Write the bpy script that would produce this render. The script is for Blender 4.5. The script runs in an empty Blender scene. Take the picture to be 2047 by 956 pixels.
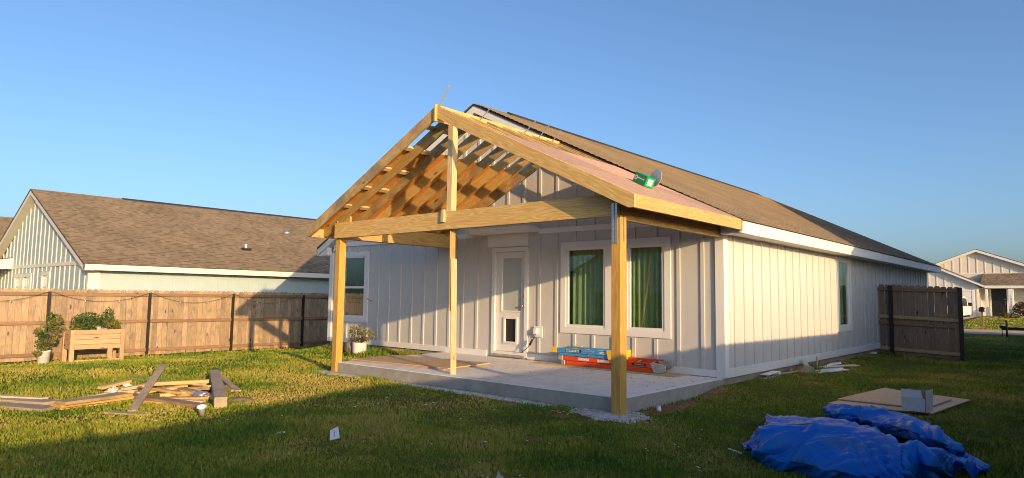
import bpy, bmesh, math, random
import numpy as np
from mathutils import Vector, Matrix, noise as mnoise

S = bpy.context.scene
COL = S.collection
# ------------------------------------------------------------------ camera
F_PX, PW, PH = 1328.8, 2047.0, 956.0
YAW, PITCH, ROLL = math.radians(41.42), math.radians(4.96), math.radians(0.81)
CAM = Vector((4.523, -10.264, 1.244))
_f = Vector((-math.sin(YAW)*math.cos(PITCH), math.cos(YAW)*math.cos(PITCH), math.sin(PITCH)))
_r = _f.cross(Vector((0, 0, 1))).normalized()
_u = _r.cross(_f)
CR = math.cos(ROLL)*_r + math.sin(ROLL)*_u
CU = -math.sin(ROLL)*_r + math.cos(ROLL)*_u
cam = bpy.data.cameras.new('camera')
camo = bpy.data.objects.new('camera', cam)
COL.objects.link(camo)
camo.matrix_world = Matrix(((CR.x, CU.x, -_f.x, CAM.x), (CR.y, CU.y, -_f.y, CAM.y), (CR.z, CU.z, -_f.z, CAM.z), (0, 0, 0, 1)))
cam.sensor_width = 36.0
cam.lens = 36.0*F_PX/PW
cam.clip_end = 3000
cam.clip_start = 0.05
S.camera = camo
# ------------------------------------------------------------------ sky, sun, exposure
SUN_EL = math.radians(10.6)
SUN_H = Vector((1.0, -0.344, 0)).normalized()
W = bpy.data.worlds.new('World'); S.world = W; W.use_nodes = True
wn = W.node_tree.nodes; wl = W.node_tree.links
sky = wn.new('ShaderNodeTexSky'); sky.sky_type = 'NISHITA'; sky.sun_disc = False
sky.sun_elevation = SUN_EL
sky.sun_rotation = math.atan2(SUN_H.x, SUN_H.y)
sky.air_density = 0.80; sky.dust_density = 2.6; sky.ozone_density = 3.2; sky.altitude = 0
bg = wn['Background']; bg.inputs['Strength'].default_value = 0.145
wl.new(sky.outputs[0], bg.inputs['Color'])
sl = bpy.data.lights.new('sun', 'SUN'); sl.energy = 3.5; sl.angle = math.radians(0.5); sl.color = (1.0, 0.67, 0.33)
so = bpy.data.objects.new('sun', sl); COL.objects.link(so)
_d = -(SUN_H*math.cos(SUN_EL) + Vector((0, 0, math.sin(SUN_EL))))
so.rotation_euler = _d.to_track_quat('-Z', 'Y').to_euler(); so.location = (20, -10, 12)
S.view_settings.view_transform = 'Standard'; S.view_settings.look = 'None'
S.view_settings.gamma = 1.0; S.view_settings.use_curve_mapping = False
S.view_settings.exposure = 0.84
S.cycles.use_denoising = True
S.cycles.filter_width = 1.0
S.cycles.max_bounces = 8; S.cycles.diffuse_bounces = 4; S.cycles.transparent_max_bounces = 12

RND = random.Random(7)
NR = np.random.default_rng(11)

# ------------------------------------------------------------------ helpers
def sstep(t):
    t = max(0.0, min(1.0, t)); return t*t*(3-2*t)
def gz(x, y):
    z = -0.2 - 0.37*sstep((-9.5-x)/6.0)
    dx = max(-11.03-x, x-0.0, 0); dy = max(0-y, y-17, 0)
    z += 0.10*(1-sstep(math.hypot(dx, dy)/1.3))
    z += 0.42*sstep((y-29)/20.0) + 0.10*sstep((y-23)/4)*(1-sstep((y-30)/3))
    return z
def ray(px, py):
    return _f + CR*((px-(PW/2))/F_PX) - CU*((py-(PH/2))/F_PX)
def gp(px, py, dz=0.0):
    """where the photograph's pixel meets the ground (raised by dz)"""
    d = ray(px, py); z = -0.2
    for _ in range(12):
        t = (z+dz-CAM.z)/d.z; p = CAM+d*t; z = gz(p.x, p.y)
    return Vector((p.x, p.y, z+dz))
def on(px, py, ax, v):
    d = ray(px, py); i = 'xyz'.index(ax); return CAM + d*((v-CAM[i])/d[i])

def tag(o, label=None, cat=None, group=None, kind=None):
    if label: o['label'] = label
    if cat: o['category'] = cat
    if group: o['group'] = group
    if kind: o['kind'] = kind
    return o
def empty(name, loc, label=None, cat=None, group=None, rz=0.0):
    o = bpy.data.objects.new(name, None); COL.objects.link(o); o.location = loc
    o.rotation_euler = (0, 0, rz); o.empty_display_size = 0.2
    return tag(o, label, cat, group)
def rootloc(p):
    v = Vector((0, 0, 0))
    while p is not None:
        v += p.location; p = p.parent
    return v
def addobj(name, me, loc, parent=None, rot=None):
    o = bpy.data.objects.new(name, me); COL.objects.link(o)
    loc = Vector(loc)
    if parent is not None:
        o.parent = parent; o.location = loc - rootloc(parent)
    else:
        o.location = loc
    if rot is not None: o.rotation_mode = 'QUATERNION'; o.rotation_quaternion = rot
    return o
def mesh(name, verts, faces, mat, smooth=False):
    me = bpy.data.meshes.new(name); me.from_pydata([tuple(v) for v in verts], [], faces)
    if mat: me.materials.append(mat)
    if smooth: me.polygons.foreach_set('use_smooth', [True]*len(me.polygons))
    me.update(); return me
BF = [(0, 3, 2, 1), (4, 5, 6, 7), (0, 1, 5, 4), (1, 2, 6, 5), (2, 3, 7, 6), (3, 0, 4, 7)]
def bevel_me(me, w):
    bm = bmesh.new(); bm.from_mesh(me)
    bmesh.ops.bevel(bm, geom=bm.edges[:], offset=w, segments=1, affect='EDGES', profile=0.5)
    bm.to_mesh(me); bm.free(); me.update()
def solid(name, vs, mat, parent=None, axis=None, up=None, bevel=0.0, faces=BF, smooth=False):
    """8 world vertices (4 bottom, 4 top) -> object whose local X runs along axis (for the wood grain)"""
    vs = [Vector(v) for v in vs]; c = sum(vs, Vector())/len(vs)
    if axis is not None:
        a = Vector(axis).normalized(); b = Vector(up if up is not None else (0, 0, 1))
        b = (b - a*b.dot(a)).normalized(); n = a.cross(b)
        M = Matrix((a, n*-1, b)) if False else Matrix((a, b.cross(a), b))
        me = mesh(name, [M @ (v-c) for v in vs], faces, mat, smooth)
        rot = M.transposed().to_quaternion()
    else:
        me = mesh(name, [v-c for v in vs], faces, mat, smooth); rot = None
    if bevel: bevel_me(me, bevel)
    return addobj(name, me, c, parent, rot)
def box(name, lo, hi, mat, parent=None, bevel=0.0, axis=None):
    x0, y0, z0 = lo; x1, y1, z1 = hi
    vs = [(x0, y0, z0), (x1, y0, z0), (x1, y1, z0), (x0, y1, z0), (x0, y0, z1), (x1, y0, z1), (x1, y1, z1), (x0, y1, z1)]
    if axis is None:
        L = (x1-x0, y1-y0, z1-z0); axis = [(1, 0, 0), (0, 1, 0), (0, 0, 1)][L.index(max(L))] if mat in WOODS else None
    up = None
    if axis is not None: up = (0, 0, 1) if abs(axis[2]) < .5 else (0, 1, 0)
    return solid(name, vs, mat, parent, axis, up, bevel)
def board(name, p0, p1, w, t, mat, parent=None, up=(0, 0, 1), bevel=0.003):
    """centre line p0..p1, size w along up, t across"""
    p0 = Vector(p0); p1 = Vector(p1); a = (p1-p0).normalized(); b = Vector(up); b = (b-a*b.dot(a)).normalized(); n = b.cross(a)
    vs = []
    for s in (-1, 1):
        vs += [p0 + n*(-t/2)+b*(s*w/2), p1+n*(-t/2)+b*(s*w/2), p1+n*(t/2)+b*(s*w/2), p0+n*(t/2)+b*(s*w/2)]
    return solid(name, vs, mat, parent, a, b, bevel, faces=[(0, 1, 2, 3), (4, 7, 6, 5), (0, 4, 5, 1), (1, 5, 6, 2), (2, 6, 7, 3), (3, 7, 4, 0)])
def prism(name, poly, a, b, mat, parent=None, plane='xz', grain=None, bevel=0.0):
    """polygon in a plane extruded from a to b along the third axis"""
    n = len(poly)
    def P(q, h):
        if plane == 'xz': return Vector((q[0], h, q[1]))
        if plane == 'yz': return Vector((h, q[0], q[1]))
        return Vector((q[0], q[1], h))
    vs = [P(q, a) for q in poly]+[P(q, b) for q in poly]
    fs = [tuple(range(n)), tuple(range(2*n-1, n-1, -1))]+[(i, i+n, (i+1) % n+n, (i+1) % n) for i in range(n)]
    o = solid(name, vs, mat, parent, grain, None, 0, fs)
    bm = bmesh.new(); bm.from_mesh(o.data); bmesh.ops.recalc_face_normals(bm, faces=bm.faces[:])
    if bevel: bmesh.ops.bevel(bm, geom=bm.edges[:], offset=bevel, segments=1, affect='EDGES', profile=0.5)
    bm.to_mesh(o.data); bm.free(); return o
def tube(name, pts, r, mat, parent=None, n=6, r2=None, smooth=True, cap=True):
    pts = [Vector(p) for p in pts]; vs = []; fs = []; c = pts[0].copy()
    for i, p in enumerate(pts):
        a = (pts[min(i+1, len(pts)-1)]-pts[max(i-1, 0)]).normalized()
        h = Vector((0, 0, 1)) if abs(a.z) < .9 else Vector((1, 0, 0))
        u = a.cross(h).normalized(); v = a.cross(u)
        rr = r if r2 is None else r+(r2-r)*i/(len(pts)-1)
        for k in range(n):
            t = 2*math.pi*k/n; vs.append(p-c+u*(rr*math.cos(t))+v*(rr*math.sin(t)))
    for i in range(len(pts)-1):
        for k in range(n): fs.append((i*n+k, i*n+(k+1) % n, (i+1)*n+(k+1) % n, (i+1)*n+k))
    if cap: fs += [tuple(range(n-1, -1, -1)), tuple(range((len(pts)-1)*n, len(pts)*n))]
    me = mesh(name, vs, fs, mat, smooth); return addobj(name, me, c, parent)
def lathe(name, prof, loc, mat, parent=None, n=20, smooth=True):
    vs = []; fs = []
    for r, z in prof:
        for k in range(n):
            t = 2*math.pi*k/n; vs.append((r*math.cos(t), r*math.sin(t), z))
    for i in range(len(prof)-1):
        for k in range(n): fs.append((i*n+k, i*n+(k+1) % n, (i+1)*n+(k+1) % n, (i+1)*n+k))
    fs.append(tuple(range(n-1, -1, -1))); 
    return addobj(name, mesh(name, vs, fs, mat, smooth), loc, parent)

# ------------------------------------------------------------------ materials
def newmat(name, rough=0.6, color=(.5, .5, .5), spec=0.3):
    m = bpy.data.materials.new(name); m.use_nodes = True
    b = m.node_tree.nodes['Principled BSDF']; b.inputs['Roughness'].default_value = rough
    b.inputs['Base Color'].default_value = (*color, 1); b.inputs['Specular IOR Level'].default_value = spec
    return m, m.node_tree.nodes, m.node_tree.links, b
def N(ns, t, **k):
    n = ns.new(t)
    for a, v in k.items():
        if a in n.inputs: n.inputs[a].default_value = v
        else: setattr(n, a, v)
    return n
def ramp(ns, stops):
    r = ns.new('ShaderNodeValToRGB'); e = r.color_ramp.elements
    while len(e) < len(stops): e.new(0.5)
    for i, (p, c) in enumerate(stops): e[i].position = p; e[i].color = (*c, 1)
    return r
def mixc(ns, ls, fac, a, b, mode='MIX'):
    m = ns.new('ShaderNodeMix'); m.data_type = 'RGBA'; m.blend_type = mode
    for sock, v in ((m.inputs[0], fac), (m.inputs[6], a), (m.inputs[7], b)):
        if hasattr(v, 'links'): ls.new(v, sock)
        elif isinstance(v, (int, float)): sock.default_value = v
        else: sock.default_value = (*v, 1)
    return m.outputs[2]
def wood(name, c0, c1, c2, rough=0.62, knots=1.0, weather=0.0, var=0.25):
    m, ns, ls, b = newmat(name, rough)
    tc = N(ns, 'ShaderNodeTexCoord'); oi = N(ns, 'ShaderNodeObjectInfo')
    ml = N(ns, 'ShaderNodeMath', operation='MULTIPLY'); ml.inputs[1].default_value = 37.0; ls.new(oi.outputs['Random'], ml.inputs[0])
    ad = N(ns, 'ShaderNodeVectorMath', operation='ADD'); ls.new(tc.outputs['Object'], ad.inputs[0]); ls.new(ml.outputs[0], ad.inputs[1])
    mp = N(ns, 'ShaderNodeMapping'); mp.inputs['Scale'].default_value = (0.55, 7.0, 7.0); ls.new(ad.outputs[0], mp.inputs[0])
    n1 = N(ns, 'ShaderNodeTexNoise', Scale=1.0, Detail=2.0); ls.new(mp.outputs[0], n1.inputs['Vector'])
    # growth rings: banded noise
    rg = N(ns, 'ShaderNodeMath', operation='MULTIPLY'); rg.inputs[1].default_value = 16.0; ls.new(n1.outputs[0], rg.inputs[0])
    fr = N(ns, 'ShaderNodeMath', operation='PINGPONG'); fr.inputs[1].default_value = 0.5; ls.new(rg.outputs[0], fr.inputs[0])
    mp2 = N(ns, 'ShaderNodeMapping'); mp2.inputs['Scale'].default_value = (3.0, 110.0, 110.0); ls.new(ad.outputs[0], mp2.inputs[0])
    n2 = N(ns, 'ShaderNodeTexNoise', Scale=1.0, Detail=3.0); ls.new(mp2.outputs[0], n2.inputs['Vector'])
    r1 = ramp(ns, [(0.0, tuple(.5*(a+b_) for a, b_ in zip(c0, c1))), (0.28, c1), (0.5, c2)]); ls.new(fr.outputs[0], r1.inputs[0])
    fine = mixc(ns, ls, 0.35, r1.outputs[0], n2.outputs['Color'], 'OVERLAY')
    # per-board tone
    tone = ramp(ns, [(0, (1-var, 1-var, 1-var)), (1, (1+var*.5, 1+var*.4, 1+var*.3))]); ls.new(oi.outputs['Random'], tone.inputs[0])
    col = mixc(ns, ls, 1.0, fine, tone.outputs[0], 'MULTIPLY')
    # knots
    mp3 = N(ns, 'ShaderNodeMapping'); mp3.inputs['Scale'].default_value = (1.5, 4.5, 4.5); ls.new(ad.outputs[0], mp3.inputs[0])
    vo = N(ns, 'ShaderNodeTexVoronoi', Scale=1.0); ls.new(mp3.outputs[0], vo.inputs['Vector'])
    kr = ramp(ns, [(0.0, (1, 1, 1)), (0.075*knots, (1, 1, 1)), (0.12*knots+.001, (0, 0, 0))]); ls.new(vo.outputs['Distance'], kr.inputs[0])
    col = mixc(ns, ls, kr.outputs[0], col, (c0[0]*.35, c0[1]*.28, c0[2]*.25))
    if weather:
        nz = N(ns, 'ShaderNodeTexNoise', Scale=3.0, Detail=6.0, Roughness=.65); ls.new(ad.outputs[0], nz.inputs['Vector'])
        wr = ramp(ns, [(0.50-weather*.2, (0, 0, 0)), (0.75-weather*.2, (1, 1, 1))]); ls.new(nz.outputs[0], wr.inputs[0])
        sc = N(ns, 'ShaderNodeMath', operation='MULTIPLY'); sc.inputs[1].default_value = 0.65; ls.new(wr.outputs[0], sc.inputs[0])
        col = mixc(ns, ls, sc.outputs[0], col, (.13, .115, .10))
    ls.new(col, b.inputs['Base Color'])
    bp = N(ns, 'ShaderNodeBump', Strength=0.25, Distance=0.004); ls.new(n2.outputs[0], bp.inputs['Height']); ls.new(bp.outputs[0], b.inputs['Normal'])
    return m
def painted(name, col, rough=0.5, var=0.06, grain=0.0, bump=0.1, scale=3.0, dirt=0.0):
    m, ns, ls, b = newmat(name, rough, col)
    tc = N(ns, 'ShaderNodeNewGeometry')
    nz = N(ns, 'ShaderNodeTexNoise', Scale=scale, Detail=6.0, Roughness=.6); ls.new(tc.outputs['Position'], nz.inputs['Vector'])
    r = ramp(ns, [(0.25, tuple(c*(1-var) for c in col)), (0.75, tuple(min(1, c*(1+var)) for c in col))]); ls.new(nz.outputs[0], r.inputs[0])
    out = r.outputs[0]
    if dirt:
        n2 = N(ns, 'ShaderNodeTexNoise', Scale=1.1, Detail=9.0, Roughness=.7); ls.new(tc.outputs['Position'], n2.inputs['Vector'])
        r2 = ramp(ns, [(0.52, (0, 0, 0)), (0.72, (1, 1, 1))]); ls.new(n2.outputs[0], r2.inputs[0])
        mm = N(ns, 'ShaderNodeMath', operation='MULTIPLY'); mm.inputs[1].default_value = dirt; ls.new(r2.outputs[0], mm.inputs[0])
        out = mixc(ns, ls, mm.outputs[0], out, (.22, .17, .12))
    ls.new(out, b.inputs['Base Color'])
    if grain or bump:
        mp = N(ns, 'ShaderNodeMapping'); mp.inputs['Scale'].default_value = (60, 60, 2.5 if grain else 60); ls.new(tc.outputs['Position'], mp.inputs[0])
        n3 = N(ns, 'ShaderNodeTexNoise', Scale=1.0, Detail=4.0); ls.new(mp.outputs[0], n3.inputs['Vector'])
        bp = N(ns, 'ShaderNodeBump', Strength=max(grain, bump), Distance=0.004); ls.new(n3.outputs[0], bp.inputs['Height']); ls.new(bp.outputs[0], b.inputs['Normal'])
    return m
def shingle(name, cols, cap=False):
    m, ns, ls, b = newmat(name, 0.92, spec=.15)
    tc = N(ns, 'ShaderNodeTexCoord')
    br = N(ns, 'ShaderNodeTexBrick', Scale=1.0); br.offset = 0.37; br.offset_frequency = 2; br.squash = 0.72; br.squash_frequency = 3
    br.inputs['Color1'].default_value = (0, 0, 0, 1); br.inputs['Color2'].default_value = (1, 1, 1, 1); br.inputs['Mortar'].default_value = (.35, .35, .35, 1)
    br.inputs['Mortar Size'].default_value = 0.004; br.inputs['Brick Width'].default_value = 0.17; br.inputs['Row Height'].default_value = 0.14; br.inputs['Bias'].default_value = 0.0
    ls.new(tc.outputs['Object'], br.inputs['Vector'])
    r = ramp(ns, [(0.0, cols[0]), (0.35, cols[1]), (0.7, cols[2]), (1.0, cols[3])]); ls.new(br.outputs['Color'], r.inputs[0])
    nz = N(ns, 'ShaderNodeTexNoise', Scale=160.0, Detail=3.0); ls.new(tc.outputs['Object'], nz.inputs['Vector'])
    n0 = N(ns, 'ShaderNodeTexNoise', Scale=0.6, Detail=4.0); ls.new(tc.outputs['Object'], n0.inputs['Vector'])
    g = mixc(ns, ls, 0.45, r.outputs[0], nz.outputs['Color'], 'OVERLAY')
    rr = ramp(ns, [(0.3, (.82, .82, .82)), (0.7, (1.12, 1.1, 1.08))]); ls.new(n0.outputs[0], rr.inputs[0])
    ls.new(mixc(ns, ls, 1.0, g, rr.outputs[0], 'MULTIPLY'), b.inputs['Base Color'])
    bp = N(ns, 'ShaderNodeBump', Strength=0.6, Distance=0.012); ls.new(br.outputs['Color'], bp.inputs['Height'])
    b2 = N(ns, 'ShaderNodeBump', Strength=0.5, Distance=0.004); ls.new(nz.outputs[0], b2.inputs['Height']); ls.new(bp.outputs[0], b2.inputs['Normal']); ls.new(b2.outputs[0], b.inputs['Normal'])
    return m
def glass(name, tint=(.85, .9, .88), refl=0.32):
    m = bpy.data.materials.new(name); m.use_nodes = True; ns = m.node_tree.nodes; ls = m.node_tree.links; ns.clear()
    o = N(ns, 'ShaderNodeOutputMaterial'); t = N(ns, 'ShaderNodeBsdfTransparent'); t.inputs[0].default_value = (*tint, 1)
    g = N(ns, 'ShaderNodeBsdfGlossy'); g.inputs['Roughness'].default_value = 0.015; g.inputs['Color'].default_value = (.9, .95, 1, 1)
    lw = N(ns, 'ShaderNodeLayerWeight', Blend=.5); fr = N(ns, 'ShaderNodeMath', operation='POWER'); fr.inputs[1].default_value = 3.6; ls.new(lw.outputs['Facing'], fr.inputs[0])
    ma = N(ns, 'ShaderNodeMath', operation='MULTIPLY_ADD'); ma.inputs[1].default_value = .75; ma.inputs[2].default_value = refl*.25
    nz = N(ns, 'ShaderNodeTexNoise', Scale=1.6); bp = N(ns, 'ShaderNodeBump', Strength=0.02, Distance=0.01); ge = N(ns, 'ShaderNodeNewGeometry')
    ls.new(ge.outputs['Position'], nz.inputs['Vector']); ls.new(nz.outputs[0], bp.inputs['Height']); ls.new(bp.outputs[0], g.inputs['Normal'])
    mx = N(ns, 'ShaderNodeMixShader'); ls.new(fr.outputs[0], ma.inputs[0]); ls.new(ma.outputs[0], mx.inputs[0]); ls.new(t.outputs[0], mx.inputs[1]); ls.new(g.outputs[0], mx.inputs[2]); ls.new(mx.outputs[0], o.inputs[0])
    return m
def plain(name, col, rough=0.5, metal=0.0, spec=.4, noise=0.1, nscale=8.0):
    m, ns, ls, b = newmat(name, rough, col, spec); b.inputs['Metallic'].default_value = metal
    tc = N(ns, 'ShaderNodeTexCoord'); nz = N(ns, 'ShaderNodeTexNoise', Scale=nscale, Detail=5.0); ls.new(tc.outputs['Object'], nz.inputs['Vector'])
    r = ramp(ns, [(0.3, tuple(c*(1-noise) for c in col)), (0.7, tuple(min(1, c*(1+noise)) for c in col))]); ls.new(nz.outputs[0], r.inputs[0]); ls.new(r.outputs[0], b.inputs['Base Color'])
    return m

M = {}
M['pine'] = wood('pressure_treated_pine', (.45, .265, .085), (.58, .385, .14), (.66, .465, .20), var=.3)
M['pine_old'] = wood('stained_pine', (.40, .24, .09), (.52, .35, .14), (.58, .41, .19), weather=.55, var=.22)
M['post'] = wood('post_timber', (.44, .22, .04), (.54, .30, .065), (.60, .37, .10), var=.1)
M['stud'] = wood('pale_stud', (.55, .38, .18), (.66, .49, .27), (.72, .56, .33), knots=.8, var=.15)
M['cedar'] = wood('planter_board', (.42, .25, .13), (.50, .32, .18), (.56, .38, .23), var=.2)
M['picket'] = wood('fence_picket', (.30, .205, .12), (.38, .27, .165), (.45, .325, .21), weather=.22, var=.3)
M['rail'] = wood('fence_rail', (.21, .12, .065), (.26, .155, .085), (.31, .19, .11), weather=.2, var=.15)
M['picket_dark'] = wood('old_gate_picket', (.23, .15, .09), (.29, .195, .12), (.34, .235, .15), weather=.2, var=.25)
M['rail_new'] = wood('gate_rail', (.36, .24, .12), (.44, .31, .17), (.5, .37, .21), var=.15)
M['grey_wood'] = wood('weathered_grey_wood', (.36, .26, .16), (.44, .33, .21), (.50, .39, .26), weather=.12, var=.3, knots=.7)
M['brown_wood'] = wood('brown_offcut', (.33, .19, .09), (.42, .26, .14), (.5, .33, .19), var=.3)
M['ply'] = wood('plywood_face', (.42, .27, .15), (.52, .36, .21), (.58, .42, .26), knots=.6, var=.05)
M['ply_under'] = wood('plywood_underside', (.48, .19, .04), (.58, .26, .06), (.64, .32, .09), knots=.6, var=.1)
M['ply_pink'] = wood('pink_sheathing', (.40, .21, .13), (.56, .35, .23), (.66, .46, .33), knots=.5, var=.2)
WOODS = list(M.values())
M['siding'] = painted('siding_paint', (.55, .53, .505), .55, .04, grain=.25)
M['trim'] = painted('white_trim_paint', (.74, .72, .69), .5, .04, bump=.08)
M['soffit'] = painted('white_soffit', (.70, .68, .65), .55, .04)
M['nsiding'] = painted('pale_blue_siding', (.37, .46, .48), .55, .04, grain=.2)
M['ntrim'] = painted('neighbour_trim', (.70, .66, .58), .55, .05)
M['fsiding'] = painted('cream_siding', (.66, .62, .55), .6, .04)
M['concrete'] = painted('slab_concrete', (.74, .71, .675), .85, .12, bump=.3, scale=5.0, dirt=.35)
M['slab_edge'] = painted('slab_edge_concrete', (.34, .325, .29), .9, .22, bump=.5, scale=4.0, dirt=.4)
M['found'] = painted('foundation_concrete', (.33, .28, .23), .9, .2, bump=.4, dirt=.6)
M['shingle'] = shingle('brown_shingles', [(.165, .125, .085), (.225, .175, .12), (.275, .215, .15), (.305, .245, .175)])
M['cap'] = plain('ridge_cap', (.035, .032, .03), .9, noise=.3)
M['drip'] = plain('drip_edge', (.03, .028, .026), .5)
M['black'] = plain('black_steel', (.018, .017, .017), .45, noise=.2)
M['blackp'] = plain('black_plastic', (.02, .02, .02), .5)
M['galv'] = plain('galvanised_steel', (.62, .63, .65), .38, .9, noise=.25, nscale=25)
M['glass'] = glass('window_glass')
M['blind'] = painted('door_blind', (.42, .45, .43), .25, .05, bump=.02)
M['vinyl'] = painted('window_vinyl', (.76, .74, .70), .4, .02, bump=.02)
M['curtain'] = plain('green_curtain', (.42, .52, .20), .85, spec=.1)
M['curtain3'] = plain('dark_green_blind', (.12, .27, .03), .85, spec=.1)
M['tie'] = plain('dull_steel', (.33, .31, .28), .6, .2, noise=.3)
M['curtain2'] = plain('teal_curtain', (.05, .13, .11), .85, spec=.1)
M['interior'] = plain('interior_wall', (.30, .29, .27), .9)
M['door'] = painted('door_paint', (.72, .70, .66), .4, .02, bump=.03)
M['dark'] = plain('dark_flap', (.02, .019, .018), .5)
M['white'] = plain('white_plastic', (.72, .71, .68), .5, noise=.06)
M['paper'] = plain('white_paper', (.72, .72, .72), .7, noise=.04)
M['ink'] = plain('black_ink', (.02, .02, .025), .7)
M['card'] = plain('white_cardboard', (.55, .55, .55), .8, noise=.05)
M['cardin'] = plain('brown_cardboard', (.30, .21, .13), .85, noise=.1)
M['orange'] = plain('orange_fibreglass', (.72, .075, .012), .45, noise=.12)
M['blue'] = plain('blue_fibreglass', (.05, .28, .60), .45, noise=.08)
M['yellow'] = plain('yellow_plastic', (.80, .48, .03), .5, noise=.1)
M['alu'] = plain('aluminium', (.55, .53, .48), .45, .7, noise=.25, nscale=20)
M['label'] = plain('label_print', (.6, .6, .6), .5, noise=.5, nscale=60)
M['green'] = plain('green_carton', (.005, .30, .09), .45, noise=.08)
M['film'] = plain('silver_disc', (.55, .55, .55), .35, .3, noise=.2)
M['bluedish'] = plain('blue_dish', (.05, .18, .50), .4)
M['rock'] = plain('rock', (.20, .16, .12), .9, noise=.4)
M['soil'] = plain('soil', (.06, .04, .025), .95, noise=.4)
M['stem'] = plain('stem', (.10, .09, .04), .8)
M['tool'] = plain('tool_handle', (.28, .20, .12), .7, noise=.2)
M['carwhite'] = plain('white_car_paint', (.72, .72, .72), .25, spec=.6, noise=.02)
M['tyre'] = plain('tyre_rubber', (.02, .02, .02), .85)
M['chrome'] = plain('chrome', (.7, .7, .7), .2, 1.0)
M['fdoor'] = plain('black_door_paint', (.018, .018, .022), .35)
M['cord'] = plain('cord_black', (.015, .015, .015), .6)
M['asphalt'] = painted('street_asphalt', (.16, .155, .15), .9, .15, bump=.4)
M['kerb'] = painted('kerb_concrete', (.40, .36, .30), .9, .1, bump=.3)
def leafmat(name, a, b_, c):
    m, ns, ls, b = newmat(name, .55, spec=.25)
    ge = N(ns, 'ShaderNodeNewGeometry'); r = ramp(ns, [(0, a), (.5, b_), (1, c)]); ls.new(ge.outputs['Random Per Island'], r.inputs[0]); ls.new(r.outputs[0], b.inputs['Base Color'])
    b.inputs['Transmission Weight'].default_value = 0.0
    return m
M['leaf'] = leafmat('leaf_green', (.035, .065, .015), (.06, .105, .025), (.11, .15, .035))
M['leaf_y'] = leafmat('leaf_yellow_green', (.08, .10, .02), (.14, .15, .03), (.24, .20, .05))
M['leaf_r'] = leafmat('leaf_red_brown', (.05, .06, .02), (.10, .06, .035), (.16, .07, .04))

# tarp
def tarpmat():
    m, ns, ls, b = newmat('blue_tarpaulin', .48, (.01, .09, .5), .25)
    ge = N(ns, 'ShaderNodeNewGeometry'); nz = N(ns, 'ShaderNodeTexNoise', Scale=3.5, Detail=7.0, Roughness=.65); ls.new(ge.outputs['Position'], nz.inputs['Vector'])
    dust = ramp(ns, [(0.44, (.002, .125, .50)), (0.60, (.006, .15, .47)), (0.76, (.09, .19, .32))]); ls.new(nz.outputs[0], dust.inputs[0])
    n2 = N(ns, 'ShaderNodeTexNoise', Scale=1.3, Detail=3.0); ls.new(ge.outputs['Position'], n2.inputs['Vector'])
    w = ramp(ns, [(0.60, (0, 0, 0)), (0.68, (1, 1, 1))]); ls.new(n2.outputs[0], w.inputs[0])
    mm = N(ns, 'ShaderNodeMath', operation='MULTIPLY'); mm.inputs[1].default_value = .35; ls.new(w.outputs[0], mm.inputs[0])
    c = mixc(ns, ls, mm.outputs[0], dust.outputs[0], (.13, .14, .15))
    ls.new(c, b.inputs['Base Color'])
    vo = N(ns, 'ShaderNodeTexNoise', Scale=2.6, Detail=5.0, noise_type='RIDGED_MULTIFRACTAL'); ls.new(ge.outputs['Position'], vo.inputs['Vector'])
    n3 = N(ns, 'ShaderNodeTexNoise', Scale=14.0, Detail=4.0); ls.new(ge.outputs['Position'], n3.inputs['Vector'])
    b1 = N(ns, 'ShaderNodeBump', Strength=.45, Distance=.02); ls.new(vo.outputs[0], b1.inputs['Height'])
    b2 = N(ns, 'ShaderNodeBump', Strength=.5, Distance=.012); ls.new(n3.outputs[0], b2.inputs['Height']); ls.new(b1.outputs[0], b2.inputs['Normal']); ls.new(b2.outputs[0], b.inputs['Normal'])
    return m
M['tarp'] = tarpmat()

# ground + grass
def drymask(ns, ls, ge):
    """trampled, dried-out strip of lawn in front of the slab"""
    sc = N(ns, 'ShaderNodeVectorMath', operation='MULTIPLY'); sc.inputs[1].default_value = (.62, 1.0, 0.0); ls.new(ge.outputs['Position'], sc.inputs[0])
    ds = N(ns, 'ShaderNodeVectorMath', operation='DISTANCE'); ds.inputs[1].default_value = (-2.3*.62, -4.9, 0); ls.new(sc.outputs[0], ds.inputs[0])
    mr = N(ns, 'ShaderNodeMapRange'); mr.inputs[1].default_value = 2.3; mr.inputs[2].default_value = .5; ls.new(ds.outputs['Value'], mr.inputs[0])
    nz = N(ns, 'ShaderNodeTexNoise', Scale=1.7, Detail=5.0, Roughness=.65); ls.new(ge.outputs['Position'], nz.inputs['Vector'])
    rm = ramp(ns, [(.34, (0, 0, 0)), (.60, (1, 1, 1))]); ls.new(nz.outputs[0], rm.inputs[0])
    m = N(ns, 'ShaderNodeMath', operation='MULTIPLY'); ls.new(mr.outputs[0], m.inputs[0]); ls.new(rm.outputs[0], m.inputs[1]); return m.outputs[0]
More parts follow.
